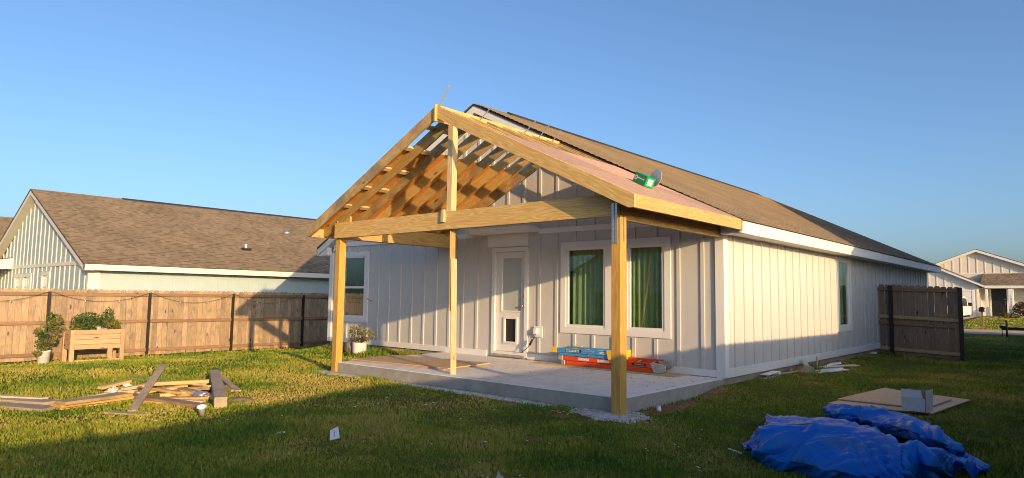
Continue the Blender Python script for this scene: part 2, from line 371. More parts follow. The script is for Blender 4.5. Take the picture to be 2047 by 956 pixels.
def groundmat():
    m, ns, ls, b = newmat('lawn_soil', .95, spec=.1)
    ge = N(ns, 'ShaderNodeNewGeometry')
    n1 = N(ns, 'ShaderNodeTexNoise', Scale=.55, Detail=8.0, Roughness=.7); ls.new(ge.outputs['Position'], n1.inputs['Vector'])
    n2 = N(ns, 'ShaderNodeTexNoise', Scale=22.0, Detail=6.0, Roughness=.75); ls.new(ge.outputs['Position'], n2.inputs['Vector'])
    r1 = ramp(ns, [(0.30, (.08, .105, .017)), (0.52, (.12, .125, .026)), (0.68, (.20, .16, .06))]); ls.new(n1.outputs[0], r1.inputs[0])
    r2 = ramp(ns, [(0.3, (.55, .55, .55)), (0.75, (1.4, 1.35, 1.2))]); ls.new(n2.outputs[0], r2.inputs[0])
    c1 = mixc(ns, ls, drymask(ns, ls, ge), r1.outputs[0], (.16, .125, .06))
    ls.new(mixc(ns, ls, 1.0, c1, r2.outputs[0], 'MULTIPLY'), b.inputs['Base Color'])
    bp = N(ns, 'ShaderNodeBump', Strength=1.0, Distance=.05); ls.new(n2.outputs[0], bp.inputs['Height']); ls.new(bp.outputs[0], b.inputs['Normal'])
    return m
M['ground'] = groundmat()
def grassmat():
    m, ns, ls, b = newmat('grass_blades', .6, spec=.2)
    ge = N(ns, 'ShaderNodeNewGeometry')
    n1 = N(ns, 'ShaderNodeTexNoise', Scale=.6, Detail=6.0, Roughness=.65); ls.new(ge.outputs['Position'], n1.inputs['Vector'])
    dry = drymask(ns, ls, ge)
    mr = N(ns, 'ShaderNodeMapRange'); mr.inputs[1].default_value = .36; mr.inputs[2].default_value = .64; ls.new(n1.outputs[0], mr.inputs[0])
    m6 = N(ns, 'ShaderNodeMath', operation='MULTIPLY'); m6.inputs[1].default_value = .6; ls.new(mr.outputs[0], m6.inputs[0])
    ad = N(ns, 'ShaderNodeMath', operation='MULTIPLY_ADD'); ad.inputs[1].default_value = .42; ls.new(ge.outputs['Random Per Island'], ad.inputs[0]); ls.new(m6.outputs[0], ad.inputs[2])
    ad2 = N(ns, 'ShaderNodeMath', operation='MULTIPLY_ADD'); ad2.inputs[1].default_value = .17; ls.new(dry, ad2.inputs[0]); ls.new(ad.outputs[0], ad2.inputs[2]); ad = ad2
    r = ramp(ns, [(0.08, (.05, .115, .014)), (0.38, (.125, .19, .018)), (0.62, (.26, .265, .03)), (0.92, (.42, .32, .10))]); ls.new(ad.outputs[0], r.inputs[0])
    ls.new(r.outputs[0], b.inputs['Base Color'])
    return m
M['grass'] = grassmat()
def patchmat(name, a, c, sc=9.0):
    m, ns, ls, b = newmat(name, .95, spec=.1)
    ge = N(ns, 'ShaderNodeNewGeometry'); n2 = N(ns, 'ShaderNodeTexNoise', Scale=sc, Detail=8.0, Roughness=.7); ls.new(ge.outputs['Position'], n2.inputs['Vector'])
    r = ramp(ns, [(0.35, a), (0.65, c)]); ls.new(n2.outputs[0], r.inputs[0]); ls.new(r.outputs[0], b.inputs['Base Color'])
    bp = N(ns, 'ShaderNodeBump', Strength=.8, Distance=.03); ls.new(n2.outputs[0], bp.inputs['Height']); ls.new(bp.outputs[0], b.inputs['Normal'])
    return m
M['dirt'] = patchmat('orange_dirt', (.16, .08, .04), (.30, .17, .09))
M['dust'] = patchmat('concrete_dust', (.26, .25, .225), (.68, .66, .62), 14)
M['sawdust'] = patchmat('sawdust', (.20, .16, .07), (.45, .36, .2), 14)

# ------------------------------------------------------------------ ground sheet
def axis_vals(lo, hi, step, far):
    a = list(np.arange(lo, hi+1e-6, step)); s = step; v = lo; left = []
    while v > -far: s *= 1.45; v -= s; left.append(v)
    s = step; v = hi; right = []
    while v < far: s *= 1.45; v += s; right.append(v)
    return np.array(left[::-1]+a+right)
GX = axis_vals(-19, 9, .4, 900); GY = axis_vals(-13, 33, .4, 900)
gv = []
for y in GY:
    for x in GX:
        n = 0.018*mnoise.noise((x*.7, y*.7, 0)) if -25 < x < 20 and -20 < y < 50 else 0
        if -11.2 < x < .15 and -3.2 < y < 17.2: n = -0.03
        gv.append((x, y, gz(x, y)+n))
nx_ = len(GX)
gf = [(j*nx_+i, j*nx_+i+1, (j+1)*nx_+i+1, (j+1)*nx_+i) for j in range(len(GY)-1) for i in range(nx_-1)]
g_o = addobj('ground', mesh('ground', gv, gf, M['ground'], True), (0, 0, 0)); tag(g_o, 'grassy ground of the back yard and street verge', kind='structure')

# street beyond the side yard, with kerb
def strip(name, x0, x1, y0, y1, z, mat, label, n=1):
    o = addobj(name, mesh(name, [(x0, y0, z), (x1, y0, z), (x1, y1, z), (x0, y1, z)], [(0, 1, 2, 3)], mat), (0, 0, 0)); return tag(o, label, kind='structure')
ZST = -0.085
box_lo = (-120, 25.0, -.3)
st = box('street', (-120, 25.2, -.4), (120, 27.8, ZST), M['asphalt']); tag(st, 'strip of pale asphalt street beyond the side yard', kind='structure')
kb = box('kerb', (-120, 27.8, -.4), (120, 28.15, ZST+.11), M['kerb']); tag(kb, 'concrete kerb along the far side of the street', kind='structure')
dw = addobj('driveway', mesh('driveway', [(-5.6, 28.15, ZST+.06), (-1.9, 28.15, ZST+.06), (-2.3, 49.9, .285), (-6.6, 49.9, .285)], [(0, 1, 2, 3)], M['kerb']), (0, 0, 0.0)); tag(dw, 'pale concrete driveway leading to the far garage', kind='structure')

# patio slab
sl_poly = [(-6.08, -3.06), (0.0, -3.0), (0.0, -0.012), (-6.45, -0.012)]
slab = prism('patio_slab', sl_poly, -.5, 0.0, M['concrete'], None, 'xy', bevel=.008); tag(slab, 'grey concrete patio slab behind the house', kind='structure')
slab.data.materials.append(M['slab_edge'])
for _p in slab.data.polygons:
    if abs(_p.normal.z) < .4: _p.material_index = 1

# ------------------------------------------------------------------ generic house pieces
def wall_holes(name, axis, c, u0, u1, z0, z1, holes, mat, parent, top=None, thick=.1, sign=1):
    """wall sheet in plane axis=c, over u (other horizontal axis), with rectangular holes (u0,u1,z0,z1); reveals go 'thick' inward"""
    us = sorted({u0, u1, *[h[0] for h in holes], *[h[1] for h in holes]}); zs = sorted({z0, z1, *[h[2] for h in holes], *[h[3] for h in holes]})
    vs = []; fs = []
    def P(u, z, d=0): return (u, c+d*sign, z) if axis == 'y' else (c+d*sign, u, z)
    def quad(a, b, c_, d_):
        k = len(vs); vs.extend([a, b, c_, d_]); fs.append((k, k+1, k+2, k+3))
    for i in range(len(us)-1):
        for j in range(len(zs)-1):
            um = (us[i]+us[i+1])/2; zm = (zs[j]+zs[j+1])/2
            if any(h[0] < um < h[1] and h[2] < zm < h[3] for h in holes): continue
            quad(P(us[i], zs[j]), P(us[i+1], zs[j]), P(us[i+1], zs[j+1]), P(us[i], zs[j+1]))
    for h in holes:
        a, b, e, f = h
        for p, q in (((a, e), (b, e)), ((b, e), (b, f)), ((b, f), (a, f)), ((a, f), (a, e))):
            quad(P(*p), P(*q), P(*q, thick), P(*p, thick))
    if top:
        k = len(vs); vs.extend([P(*t) for t in top]); fs.append(tuple(range(k, k+len(top))))
    cc = Vector(P((u0+u1)/2, z0))
    me = mesh(name, [Vector(v)-cc for v in vs], fs, mat); return addobj(name, me, cc, parent)
def roof_slope(name, p_eave0, p_eave1, upvec, length, mat, parent, course=.14, lift=.012):
    """shingled slope with stepped courses; local X along eave, Y up the slope"""
    p0 = Vector(p_eave0); p1 = Vector(p_eave1); a = (p1-p0).normalized(); b = Vector(upvec).normalized(); n = a.cross(b)
    if n.z < 0: p0, p1 = p1, p0; a = -a; n = a.cross(b)
    L = (p1-p0).length; k = int(math.ceil(length/course)); vs = []; fs = []
    for i in range(k):
        y0 = i*course; y1 = min((i+1)*course+.02, length); j = len(vs)
        vs += [(0, y0, lift), (L, y0, lift), (L, y1, 0), (0, y1, 0), (0, y0, 0), (L, y0, 0)]
        fs += [(j, j+1, j+2, j+3), (j+4, j+5, j+1, j)]
    j = len(vs); vs += [(0, 0, -.012), (L, 0, -.012), (L, length, -.012), (0, length, -.012)]; fs.append((j+3, j+2, j+1, j))
    rot = Matrix((a, b, n)).transposed().to_quaternion()
    return addobj(name, mesh(name, vs, fs, mat), p0, parent, rot)
def battens_y(parent, y, xs, z0f, z1f, mat, w=.062, t=.02, skip=()):
    for x in xs:
        z0 = z0f(x) if callable(z0f) else z0f; z1 = z1f(x) if callable(z1f) else z1f
        segs = [(z0, z1)]
        for (a, b, e, f) in skip:
            if a-.03 < x < b+.03:
                ns = []
                for s in segs:
                    if f <= s[0] or e >= s[1]: ns.append(s); continue
                    if e > s[0]: ns.append((s[0], e))
                    if f < s[1]: ns.append((f, s[1]))
                segs = ns
        for s in segs:
            if s[1]-s[0] > .05: box('batten', (x-w/2, y-t, s[0]), (x+w/2, y-.0005, s[1]), mat, parent)
def battens_x(parent, x, ys, z0, z1, mat, w=.062, t=.02, skip=(), sgn=1):
    for y in ys:
        segs = [(z0, z1)]
        for (a, b, e, f) in skip:
            if a-.03 < y < b+.03:
                ns = []
                for s in segs:
                    if f <= s[0] or e >= s[1]: ns.append(s); continue
                    if e > s[0]: ns.append((s[0], e))
                    if f < s[1]: ns.append((f, s[1]))
                segs = ns
        for s in segs:
            if s[1]-s[0] > .05:
                lo, hi = sorted((x+.0005*sgn, x+t*sgn)); box('batten', (lo, y-w/2, s[0]), (hi, y+w/2, s[1]), mat, parent)
def frame_rect(name, axis, c0, c1, u0, u1, z0, z1, wd, mat, parent, bottom=True):
    """one-piece rectangular frame"""
    prof = [(u0, z0), (u1, z0), (u1, z1), (u0, z1)]; inn = [(u0+wd, z0+wd), (u1-wd, z0+wd), (u1-wd, z1-wd), (u0+wd, z1-wd)]
    def P(q, c): return Vector((q[0], c, q[1])) if axis == 'y' else Vector((c, q[0], q[1]))
    vs = [P(q, c0) for q in prof+inn]+[P(q, c1) for q in prof+inn]; fs = []
    for i in range(4):
        j = (i+1) % 4
        fs += [(i, j, 4+j, 4+i), (8+i, 12+i, 12+j, 8+j), (i, 8+i, 8+j, j), (4+i, 4+j, 12+j, 12+i)]
    o = solid(name, vs, mat, parent, None, None, 0, fs)
    bm = bmesh.new(); bm.from_mesh(o.data); bmesh.ops.recalc_face_normals(bm, faces=bm.faces[:]); bm.to_mesh(o.data); bm.free(); return o
def curtain(name, axis, c, u0, u1, z0, z1, mat, parent, waves=9, amp=.035, seed=0):
    n = int((u1-u0)*90)+8; vs = []; fs = []; rr = random.Random(seed); ph = [rr.uniform(0, 6.3) for _ in range(3)]
    for i in range(n+1):
        u = u0+(u1-u0)*i/n; s = (u-u0)
        d = amp*(math.sin(waves*s*6.283+ph[0]+.8*math.sin(s*5+ph[1]))+.35*math.sin(2.3*waves*s*6.283+ph[2]))
        for z in (z0, z1): vs.append((u, c+d, z) if axis == 'y' else (c+d, u, z))
    for i in range(n): fs.append((2*i, 2*i+2, 2*i+3, 2*i+1))
    return addobj(name, mesh(name, vs, fs, mat, True), (0, 0, 0), parent)

# ------------------------------------------------------------------ main house
HX0, HX1, HY1 = -11.03, 0.0, 17.0
EZ, ESL, EX = 2.49, .497, .4          # roof top at eave, slope, overhang
RX = (HX0+HX1)/2; RZ = EZ+ESL*(EX-RX)
house = empty('house', (RX, 8, gz(0, -1)), 'white board and batten single storey house with brown shingle roof', 'house')
def rz_at(x): return RZ-ESL*abs(x-RX)
WIN = [(-3.13, -2.23, .69, 2.19), (-1.77, -1.04, .69, 2.19), (-10.45, -9.49, .66, 2.24)]
DOOR = (-4.99, -4.13, .10, 2.19)
back = wall_holes('back_wall', 'y', 0.0, HX0, HX1, 0.0, 2.3, WIN+[DOOR], M['siding'], house, top=[(HX0, 2.3), (HX1, 2.3), (RX, RZ-.06)])
SW = (6.30, 7.16, .65, 2.2)
right = wall_holes('side_wall', 'x', 0.0, 0.0, HY1, 0.0, 2.36, [SW], M['siding'], house, sign=-1)
box('far_wall', (HX0+.01, HY1-.1, 0), (HX1-.01, HY1, 2.36), M['siding'], house)
prism('far_gable', [(HX0, 2.36), (HX1, 2.36), (RX, RZ-.06)], HY1-.1, HY1, M['siding'], house)
box('left_wall', (HX0, .01, 0), (HX0+.1, HY1-.1, 2.36), M['siding'], house)
box('foundation', (HX0+.03, .03, -.9), (HX1-.03, HY1-.03, .003), M['found'], house)
box('interior_partition', (HX0+.2, 3.2, .02), (-3.3, 3.3, 2.4), M['interior'], house)
box('interior_partition', (-3.2, 3.2, .02), (-.12, 3.3, 2.4), M['interior'], house)
box('interior_partition', (-3.3, 3.4, .02), (-3.2, 12, 2.4), M['interior'], house)
box('ceiling_panel', (HX0+.12, .12, 2.4), (HX1-.12, HY1-.12, 2.42), M['interior'], house)
# trim: base boards, corner boards, band board, door surround, window surrounds
box('base_trim', (HX0+.11, -.028, 0.0), (-5.19, -.0005, .12), M['trim'], back)
box('base_trim', (-4.07, -.028, 0.012), (HX1-.11, -.0005, .12), M['trim'], back)
box('corner_board', (HX1-.12, -.034, 0.0), (HX1+.034, 0.0, 2.30), M['trim'], back, .004)
box('corner_board', (HX1+.0005, .001, 0.0), (HX1+.034, .12, 2.30), M['trim'], right, .004)
box('corner_board', (HX0-.034, -.034, 0.0), (HX0+.12, 0.0, 2.36), M['trim'], back, .004)
box('base_trim', (HX1+.0005, .12, 0.0), (HX1+.028, HY1, .14), M['trim'], right)
box('band_board', (HX0+.12, -.030, 2.50), (-5.4, -.0005, 2.60), M['trim'], back)
box('band_board', (-3.80, -.030, 2.50), (-.20, -.0005, 2.60), M['trim'], back)
box('door_canopy', (-5.40, -.39, 2.54), (-3.80, -.002, 2.64), M['trim'], back, .004)
box('door_header', (-5.20, -.024, 2.27), (-4.07, -.0005, 2.535), M['trim'], back)
skipB = [(-3.27, -.90, .56, 2.32), (-10.62, -9.33, .52, 2.36), (-5.21, -4.06, 0, 2.54), (-5.4, -3.8, 2.5, 2.7)]
bx = [-.348-.43*k for k in range(25) if -.348-.43*k > HX0+.15]
battens_y(back, 0.0, bx, .12, lambda x: 2.5 if x < -.2 else 2.3, M['siding'], skip=skipB)
battens_y(back, 0.0, bx, 2.6, lambda x: rz_at(x)-.24, M['siding'], skip=[(-5.4, -3.8, 2.5, 2.7)])
ys = [.833+.406*k for k in range(-1, 42) if .2 < .833+.406*k < HY1]
battens_x(right, 0.0, ys, .14, 2.29, M['siding'], skip=[(6.13, 7.33, .52, 2.32)])
box('frieze_board', (.0005, .12, 2.29), (.026, HY1, 2.345), M['trim'], right)
# roof
up_r = Vector((-1, 0, ESL)); SLN = math.hypot(RX-EX, RZ-EZ)
roof = roof_slope('roof', (EX+.02, -.21, EZ), (EX+.02, HY1+.2, EZ), up_r, SLN, M['shingle'], house)
roof['label'] = 'long brown shingle roof slope'
roof_l = roof_slope('roof', (2*RX-EX-.02, -.21, EZ), (2*RX-EX-.02, HY1+.2, EZ), Vector((1, 0, ESL)), SLN, M['shingle'], house)
prism('ridge_cap', [(RX-.17, RZ-.06), (RX-.17, RZ-.075), (RX, RZ+.012), (RX+.17, RZ-.075), (RX+.17, RZ-.045), (RX, RZ+.06)], .9, 15.9, M['cap'], house)
for s in (1, -1):
    xe = EX if s > 0 else 2*RX-EX
    lo, hi = sorted((xe, xe-.03*s)); box('fascia', (lo, -.20, EZ-.205), (hi, HY1+.19, EZ-.006), M['trim'], house)
    lo, hi = sorted((xe-.03*s, (HX1 if s > 0 else HX0))); box('soffit', (lo, -.02, EZ-.19), (hi, HY1+.19, EZ-.175), M['soffit'], house)
    # rake fascia, drip edge, rake soffit and eave return at the near gable
    for y0 in (-.20, HY1+.165):
        prism('rake_fascia', [(xe, EZ-.022), (xe, EZ-.205), (RX, RZ-.205), (RX, RZ-.022)], y0, y0+.03, M['trim'], house)
    prism('drip_edge', [(xe+.015*s, EZ-.02), (xe+.015*s, EZ-.045), (RX, RZ-.045), (RX, RZ-.02)], -.215, -.202, M['drip'], house)
    prism('rake_soffit', [(xe, EZ-.19), (xe, EZ-.205), (RX, RZ-.205), (RX, RZ-.19)], -.168, -.001, M['soffit'], house)
prism('eave_return', [(2*RX-EX+.03, EZ-.21), (HX0+.02, EZ-.21), (HX0+.02, EZ+.02), (2*RX-EX+.03, EZ-.16)], -.166, -.004, M['trim'], house)
prism('eave_return', [(EX-.031, EZ-.21), (HX1+.04, EZ-.21), (HX1+.04, EZ-.03), (EX-.031, EZ-.16)], -.166, -.004, M['trim'], house)
# gable frieze under the rake, near gable
for s in (1, -1):
    xw = HX1 if s > 0 else HX0
    prism('rake_frieze', [(xw-.1*s, rz_at(xw-.1*s)-.36), (RX, RZ-.36), (RX, RZ-.22), (xw-.1*s, rz_at(xw-.1*s)-.22)], -.024, -.0008, M['trim'], back)
# windows
def window_y(x0, x1, z0, z1, fw=.05, hung=False, cmat='curtain', seed=0, open_=(0, 1)):
    w = empty('window', ((x0+x1)/2, 0, z0)); w.parent = house; w.location = Vector(((x0+x1)/2, 0, z0))-house.location
    frame_rect('frame', 'y', -.010, .05, x0, x1, z0, z1, fw, M['vinyl'], w)
    if hung:
        zm = (z0+z1)/2-.02; box('meeting_rail', (x0+fw, -.002, zm-.028), (x1-fw, .04, zm+.028), M['vinyl'], w)
        box('pane', (x0+fw, .018, zm+.028), (x1-fw, .022, z1-fw), M['glass'], w); box('pane', (x0+fw, .018, z0+fw), (x1-fw, .022, zm-.028), M['glass'], w)
    else: box('pane', (x0+fw, .018, z0+fw), (x1-fw, .022, z1-fw), M['glass'], w)
    a, b = open_; L = x1-x0
    curtain('curtain', 'y', .17, x0-.05+L*a, x0+.05+L*b, z0-.1, z1+.1, M[cmat], w, 8 if not hung else 11, .03, seed)
    return w
window_y(*WIN[0], seed=3, open_=(.05, .95)); window_y(*WIN[1], seed=8, open_=(0, .95)); window_y(*WIN[2], hung=True, cmat='curtain2', seed=5)
frame_rect('window_trim', 'y', -.024, -.0006, -3.25, -.92, .575, 2.305, .115, M['trim'], back)
box('window_mullion_board', (-2.235, -.0235, .69), (-1.765, -.0006, 2.19), M['trim'], back)
frame_rect('window_trim', 'y', -.024, -.0006, -10.60, -9.35, .54, 2.345, .125, M['trim'], back)
w = empty('window', (0, 6.73, .65)); w.parent = house; w.location = Vector((0, 6.73, .65))-house.location
frame_rect('frame', 'x', -.05, .012, SW[0], SW[1], SW[2], SW[3], .05, M['vinyl'], w); box('pane', (-.024, SW[0]+.05, SW[2]+.05), (-.02, SW[1]-.05, SW[3]-.05), M['glass'], w)
curtain('curtain', 'x', -.16, SW[0]-.05, SW[1]+.05, SW[2]-.1, SW[3]+.1, M['curtain'], w, 8, .03, 4)
frame_rect('window_trim', 'x', .0006, .026, 6.16, 7.30, .545, 2.288, .12, M['trim'], right)
# door
d = empty('door', (-4.56, .03, .1)); d.parent = house; d.location = Vector((-4.56, .03, .1))-house.location
frame_rect('door_frame', 'y', -.034, .06, -5.05, -4.07, .04, 2.255, .085, M['trim'], d)
dl, dr = -4.955, -4.165
wall_holes('door_slab', 'y', .02, dl, dr, .13, 2.165, [(-4.80, -4.27, .96, 2.04), (-4.70, -4.40, .33, .79)], M['door'], d, thick=.03)
box('pane', (-4.80, .042, .96), (-4.27, .046, 2.04), M['blind'], d); frame_rect('pane_trim', 'y', .008, .019, -4.83, -4.24, .93, 2.07, .03, M['door'], d)
pf = box('pet_flap', (-4.70, .036, .33), (-4.40, .040, .79), M['dark'], d); frame_rect('pet_door_frame', 'y', -.004, .019, -4.74, -4.36, .29, .83, .04, M['white'], d)
lathe('door_knob', [(.0, .0), (.028, .0), (.03, .02), (.018, .04), (.012, .06), (0.0, .06)], (-4.215, .018, 1.06), M['galv'], d, 10).rotation_euler = (math.pi/2, 0, 0)
lathe('deadbolt', [(.0, .0), (.026, .0), (.026, .015), (0.0, .018)], (-4.215, .018, 1.24), M['galv'], d, 10).rotation_euler = (math.pi/2, 0, 0)
box('threshold', (-5.0, -.06, .03), (-4.12, .05, .075), M['alu'], d)
# outlet box with cover and cord
ob = empty('outlet', (-3.78, -.03, .45)); ob.parent = house; ob.location = Vector((-3.78, -.03, .45))-house.location
box('mounting_block', (-3.885, -.045, .455), (-3.675, -.0215, .675), M['trim'], ob, .003)
box('cover', (-3.855, -.115, .515), (-3.765, -.0455, .635), M['white'], ob, .012)
cd = tube('cord', [(-3.80, -.08, .53), (-3.83, -.10, .46), (-3.90, -.12, .33), (-4.0, -.14, .22), (-4.1, -.14, .16)], .007, M['cord'], ob)
tube('cord_plug', [(-3.865, -.11, .41), (-3.925, -.125, .30)], .022, M['cord'], ob, 8)

# ------------------------------------------------------------------ porch frame
PRX, PRZ, PM = -3.16, 4.225, .485
PXR, PXL, PY0, PY1 = .41, -6.73, -3.40, -.225
porch = empty('porch_frame', (PRX, -3.05, -.2), 'unfinished gable porch frame of new yellow lumber over the patio', 'porch')
def pz(x): return PRZ-PM*abs(x-PRX)
cs = 1/math.hypot(1, PM); RD = .184/cs          # vertical depth of a 2x8 on the slope; tails trimmed to TE at the eave
TE = .165
def rafter(name, side, y0, y1, mat, drop=.014, tail=.04):
    xe = (PXR-tail) if side > 0 else (PXL+tail); xr = PRX+.02*side
    xk = xe-.09*side
    poly = [(xr, pz(xr)-drop), (xr, pz(xr)-drop-RD), (xk, pz(xk)-drop-RD), (xk, pz(xe)-TE), (xe, pz(xe)-TE), (xe, pz(xe)-drop)]
    if pz(xk)-drop-RD > pz(xe)-TE: poly.pop(3)
    return prism(name, poly, y0, y1, mat, porch, 'xz', (1*side, 0, -PM), .003)
for s in (1, -1):
    rafter('fly_rafter', s, PY0, PY0+.038, M['pine'] if s > 0 else M['pine_old'], 0.0, 0.0)
    yy = -3.07
    k = 0
    while yy < -.25:
        rafter('rafter', s, yy, yy+.038, M['pine'] if (k*7+s) % 3 else M['pine_old']); yy += .402; k += 1
    rafter('rafter', s, -.27, -.232, M['pine_old'])
    xe = PXR if s > 0 else PXL
    lo, hi = sorted((xe, xe-.038*s))
    if s > 0:
        box('eave_fascia', (lo, PY0+.0385, pz(xe)-TE), (hi, -.226, pz(xe)-.004), M['pine'], porch, .003)
        box('fascia_end_block', (lo-.03, -.225, pz(xe)-TE-.005), (hi+.004, -.19, pz(xe)-.012), M['brown_wood'], porch, .003)
    else:
        box('eave_fascia', (lo, PY0+.0385, pz(xe)-TE), (hi, -.02, pz(xe)-.004), M['pine'], porch, .003)
    # flat lookouts carrying the gable overhang
    for x in ((-5.84, -5.26, -4.70, -4.12, -3.57) if s < 0 else (-.55, -1.65)):
        a = Vector((1, 0, -PM*s)).normalized()*.045
        zc = pz(x)-.014-.019/cs-.012
        board('lookout', (x, PY0+.04, zc), (x, -2.64, zc), .036, .089, M['stud'], porch, up=(PM*s, 0, 1))
    # sheathing panels: two rows, two sheets each
    rows = [(xe-.004*s, xe-1.10*s), (xe-1.106*s, xe-(2.30 if s > 0 else 2.60)*s)]
    for r, (xa, xb) in enumerate(rows):
        ysplit = [-3.36, -1.95 if r else -1.10, PY1]
        for j in range(2):
            ya, yb = ysplit[j]+(.003 if j else 0), ysplit[j+1]
            t = .013
            zt = lambda x: pz(x)-.001
            poly = [(xa, zt(xa)), (xa, zt(xa)-t), (xb, zt(xb)-t), (xb, zt(xb))]
            p = prism('sheathing_panel', poly, ya, yb, M['ply_pink'] if s > 0 else M['ply_under'], porch, 'xz', (0, 1, 0))
# ridge board
board('ridge_board', (PRX, PY0-.035, pz(PRX)-.125), (PRX, -.23, pz(PRX)-.125), .27, .038, M['pine'], porch)
# beams
BZ0, BZ1 = 2.285, 2.571
for yb in (-3.125, -3.085): board('front_beam', (-6.21, yb, (BZ0+BZ1)/2), (.0, yb, (BZ0+BZ1)/2), BZ1-BZ0, .038, M['pine'], porch)
for xb in (-.02, -.06): board('side_beam', (xb, -3.02, 2.385), (xb, -.04, 2.385), .28, .038, M['pine'], porch)
for xb in (-6.17, -6.13): board('side_beam', (xb, -3.06, 2.43), (xb, -.04, 2.43), .285, .038, M['pine'], porch)
# posts
def post(x0, y0, z0):
    p = box('post', (x0, y0, z0), (x0+.14, y0+.14, BZ0-.002), M['post'], porch, .006, axis=(0, 0, 1)); return p
post(-.07, -3.165, -.32); post(-6.22, -3.10, -.34)
board('post_tongue', (-6.20, -3.045, 2.28), (-6.20, -3.045, 2.62), .03, .05, M['post'], porch, up=(1, 0, 0))
# straps on the right post, front and side face
for x in (-.045, .005): box('steel_strap', (x-.016, -3.171, 1.93), (x+.016, -3.1655, 2.44), M['galv'], porch)
box('steel_strap', (.0705, -3.11, 1.96), (.0745, -3.085, 2.28), M['galv'], porch)
box('steel_strap', (-6.226, -3.085, 1.95), (-6.2205, -3.045, 2.62), M['galv'], porch)
# king post, cleat and collar piece
box('king_post', (-3.175, -3.125+.004, BZ1), (-3.06, -3.01, 3.985), M['stud'], porch, .004, axis=(0, 0, 1))
box('beam_cleat', (-3.235, -3.185, 2.40), (-3.165, -3.1445, 2.60), M['stud'], porch, .003, axis=(0, 0, 1))
box('end_block', (-6.08, -3.05, 2.575), (-5.86, -3.012, 2.69), M['pine'], porch, .003)
# thin steel ties standing off the ridge
for a, b in (((-3.10, -3.38, 4.20), (-2.882, -3.38, 4.50)), ((-3.1, -2.469, 4.18), (-3.1, -2.192, 4.471)), ((-3.1, -1.331, 4.18), (-3.1, -.98, 4.493)), ((-3.1, -.903, 4.18), (-3.1, -.577, 4.511)), ((-3.1, -.5, 4.18), (-3.1, -.26, 4.44))):
    board('steel_tie', a, b, .003, .032, M['tie'], porch, up=(0, -1, .9) if a[0] == b[0] else (-1, 0, .6), bevel=0)

# temporary prop of two nailed studs under the beam
prop = empty('wooden_prop', (-3.27, -2.80, 0.0), 'thin prop of two nailed studs standing under the front beam', 'prop')
bt = Vector((-3.27, -2.80, 0.0)); tp = on(908, 462, 'y', -3.06); tp.z = 2.283
board('stud', bt, bt.lerp(tp, .80), .038, .089, M['stud'], prop, up=(.6, -.8, 0))
board('stud', bt.lerp(tp, .44)+Vector((-.040, -.0, 0)), tp+Vector((-.034, 0, -.004)), .036, .086, M['pine'], prop, up=(.6, -.8, 0))

# green carton and disc on the porch roof
def rp(x, y, h=0.0): return Vector((x, y, pz(x)+.004+h))
nrm = Vector((PM, 0, 1)).normalized(); dn = Vector((1, 0, -PM)).normalized()
gb = empty('nail_carton', rp(-.42, -1.80), 'bright green carton of nails lying on the pink roof sheathing', 'box')
gc = rp(-.42, -1.80); u_ = (dn*.35+Vector((0, 1, 0))*-.2).normalized()
ua = (Vector((0, -1, 0))*.35+dn*.95).normalized(); ub = nrm.cross(ua).normalized()
def obox(name, c, a, b, n, la, lb, ln, mat, parent, bev=.004):
    vs = []
    for h in (0, 1):
        for sa, sb in ((-1, -1), (1, -1), (1, 1), (-1, 1)): vs.append(c+a*(sa*la/2)+b*(sb*lb/2)+n*(h*ln))
    o = solid(name, vs, mat, parent, a, n, 0)
    bm = bmesh.new(); bm.from_mesh(o.data); bmesh.ops.recalc_face_normals(bm, faces=bm.faces[:])
    if bev: bmesh.ops.bevel(bm, geom=bm.edges[:], offset=bev, segments=1, affect='EDGES', profile=.5)
    bm.to_mesh(o.data); bm.free(); return o
obox('carton', gc, ua, ub, nrm, .30, .16, .15, M['green'], gb)
obox('end_label', gc+ua*.1515+nrm*.03, ua, ub, nrm, .003, .09, .09, M['paper'], gb, 0)
fc = gc-ub*.0815+nrm*.075
def ring(name, c, a, n, r0, r1, th, mat, parent, k=16):
    b = n.cross(a); vs = []; fs = []
    for i in range(k):
        t = 2*math.pi*i/k; e = a*math.cos(t)+b*math.sin(t); vs += [c+e*r0, c+e*r1, c+e*r1+n*th, c+e*r0+n*th]
    for i in range(k):
        j = (i+1) % k
        for q in range(4): fs.append((4*i+q, 4*i+(q+1) % 4, 4*j+(q+1) % 4, 4*j+q))
    return solid(name, vs, mat, parent, None, None, 0, fs)
ring('printed_mark', fc-ua*.095-ub*.001, ua, -ub, .018, .036, .002, M['paper'], gb)
obox('printed_lettering', fc+ua*.02-ub*.001, ua, ub, nrm, .16, .002, .016, M['paper'], gb, 0)
dsk = solid('plastic_disc', [gc+ua*.06+ub*.13+nrm*.16+(ua*math.cos(t)+nrm*math.sin(t))*.13+ub*e for e in (0, .006) for t in [2*math.pi*i/20 for i in range(20)]], M['film'], None, None, None, 0, [tuple(range(20)), tuple(range(39, 19, -1))]+[(i, (i+1) % 20, (i+1) % 20+20, i+20) for i in range(20)])
tag(dsk, 'round silver disc standing behind the green carton on the roof', 'disc')

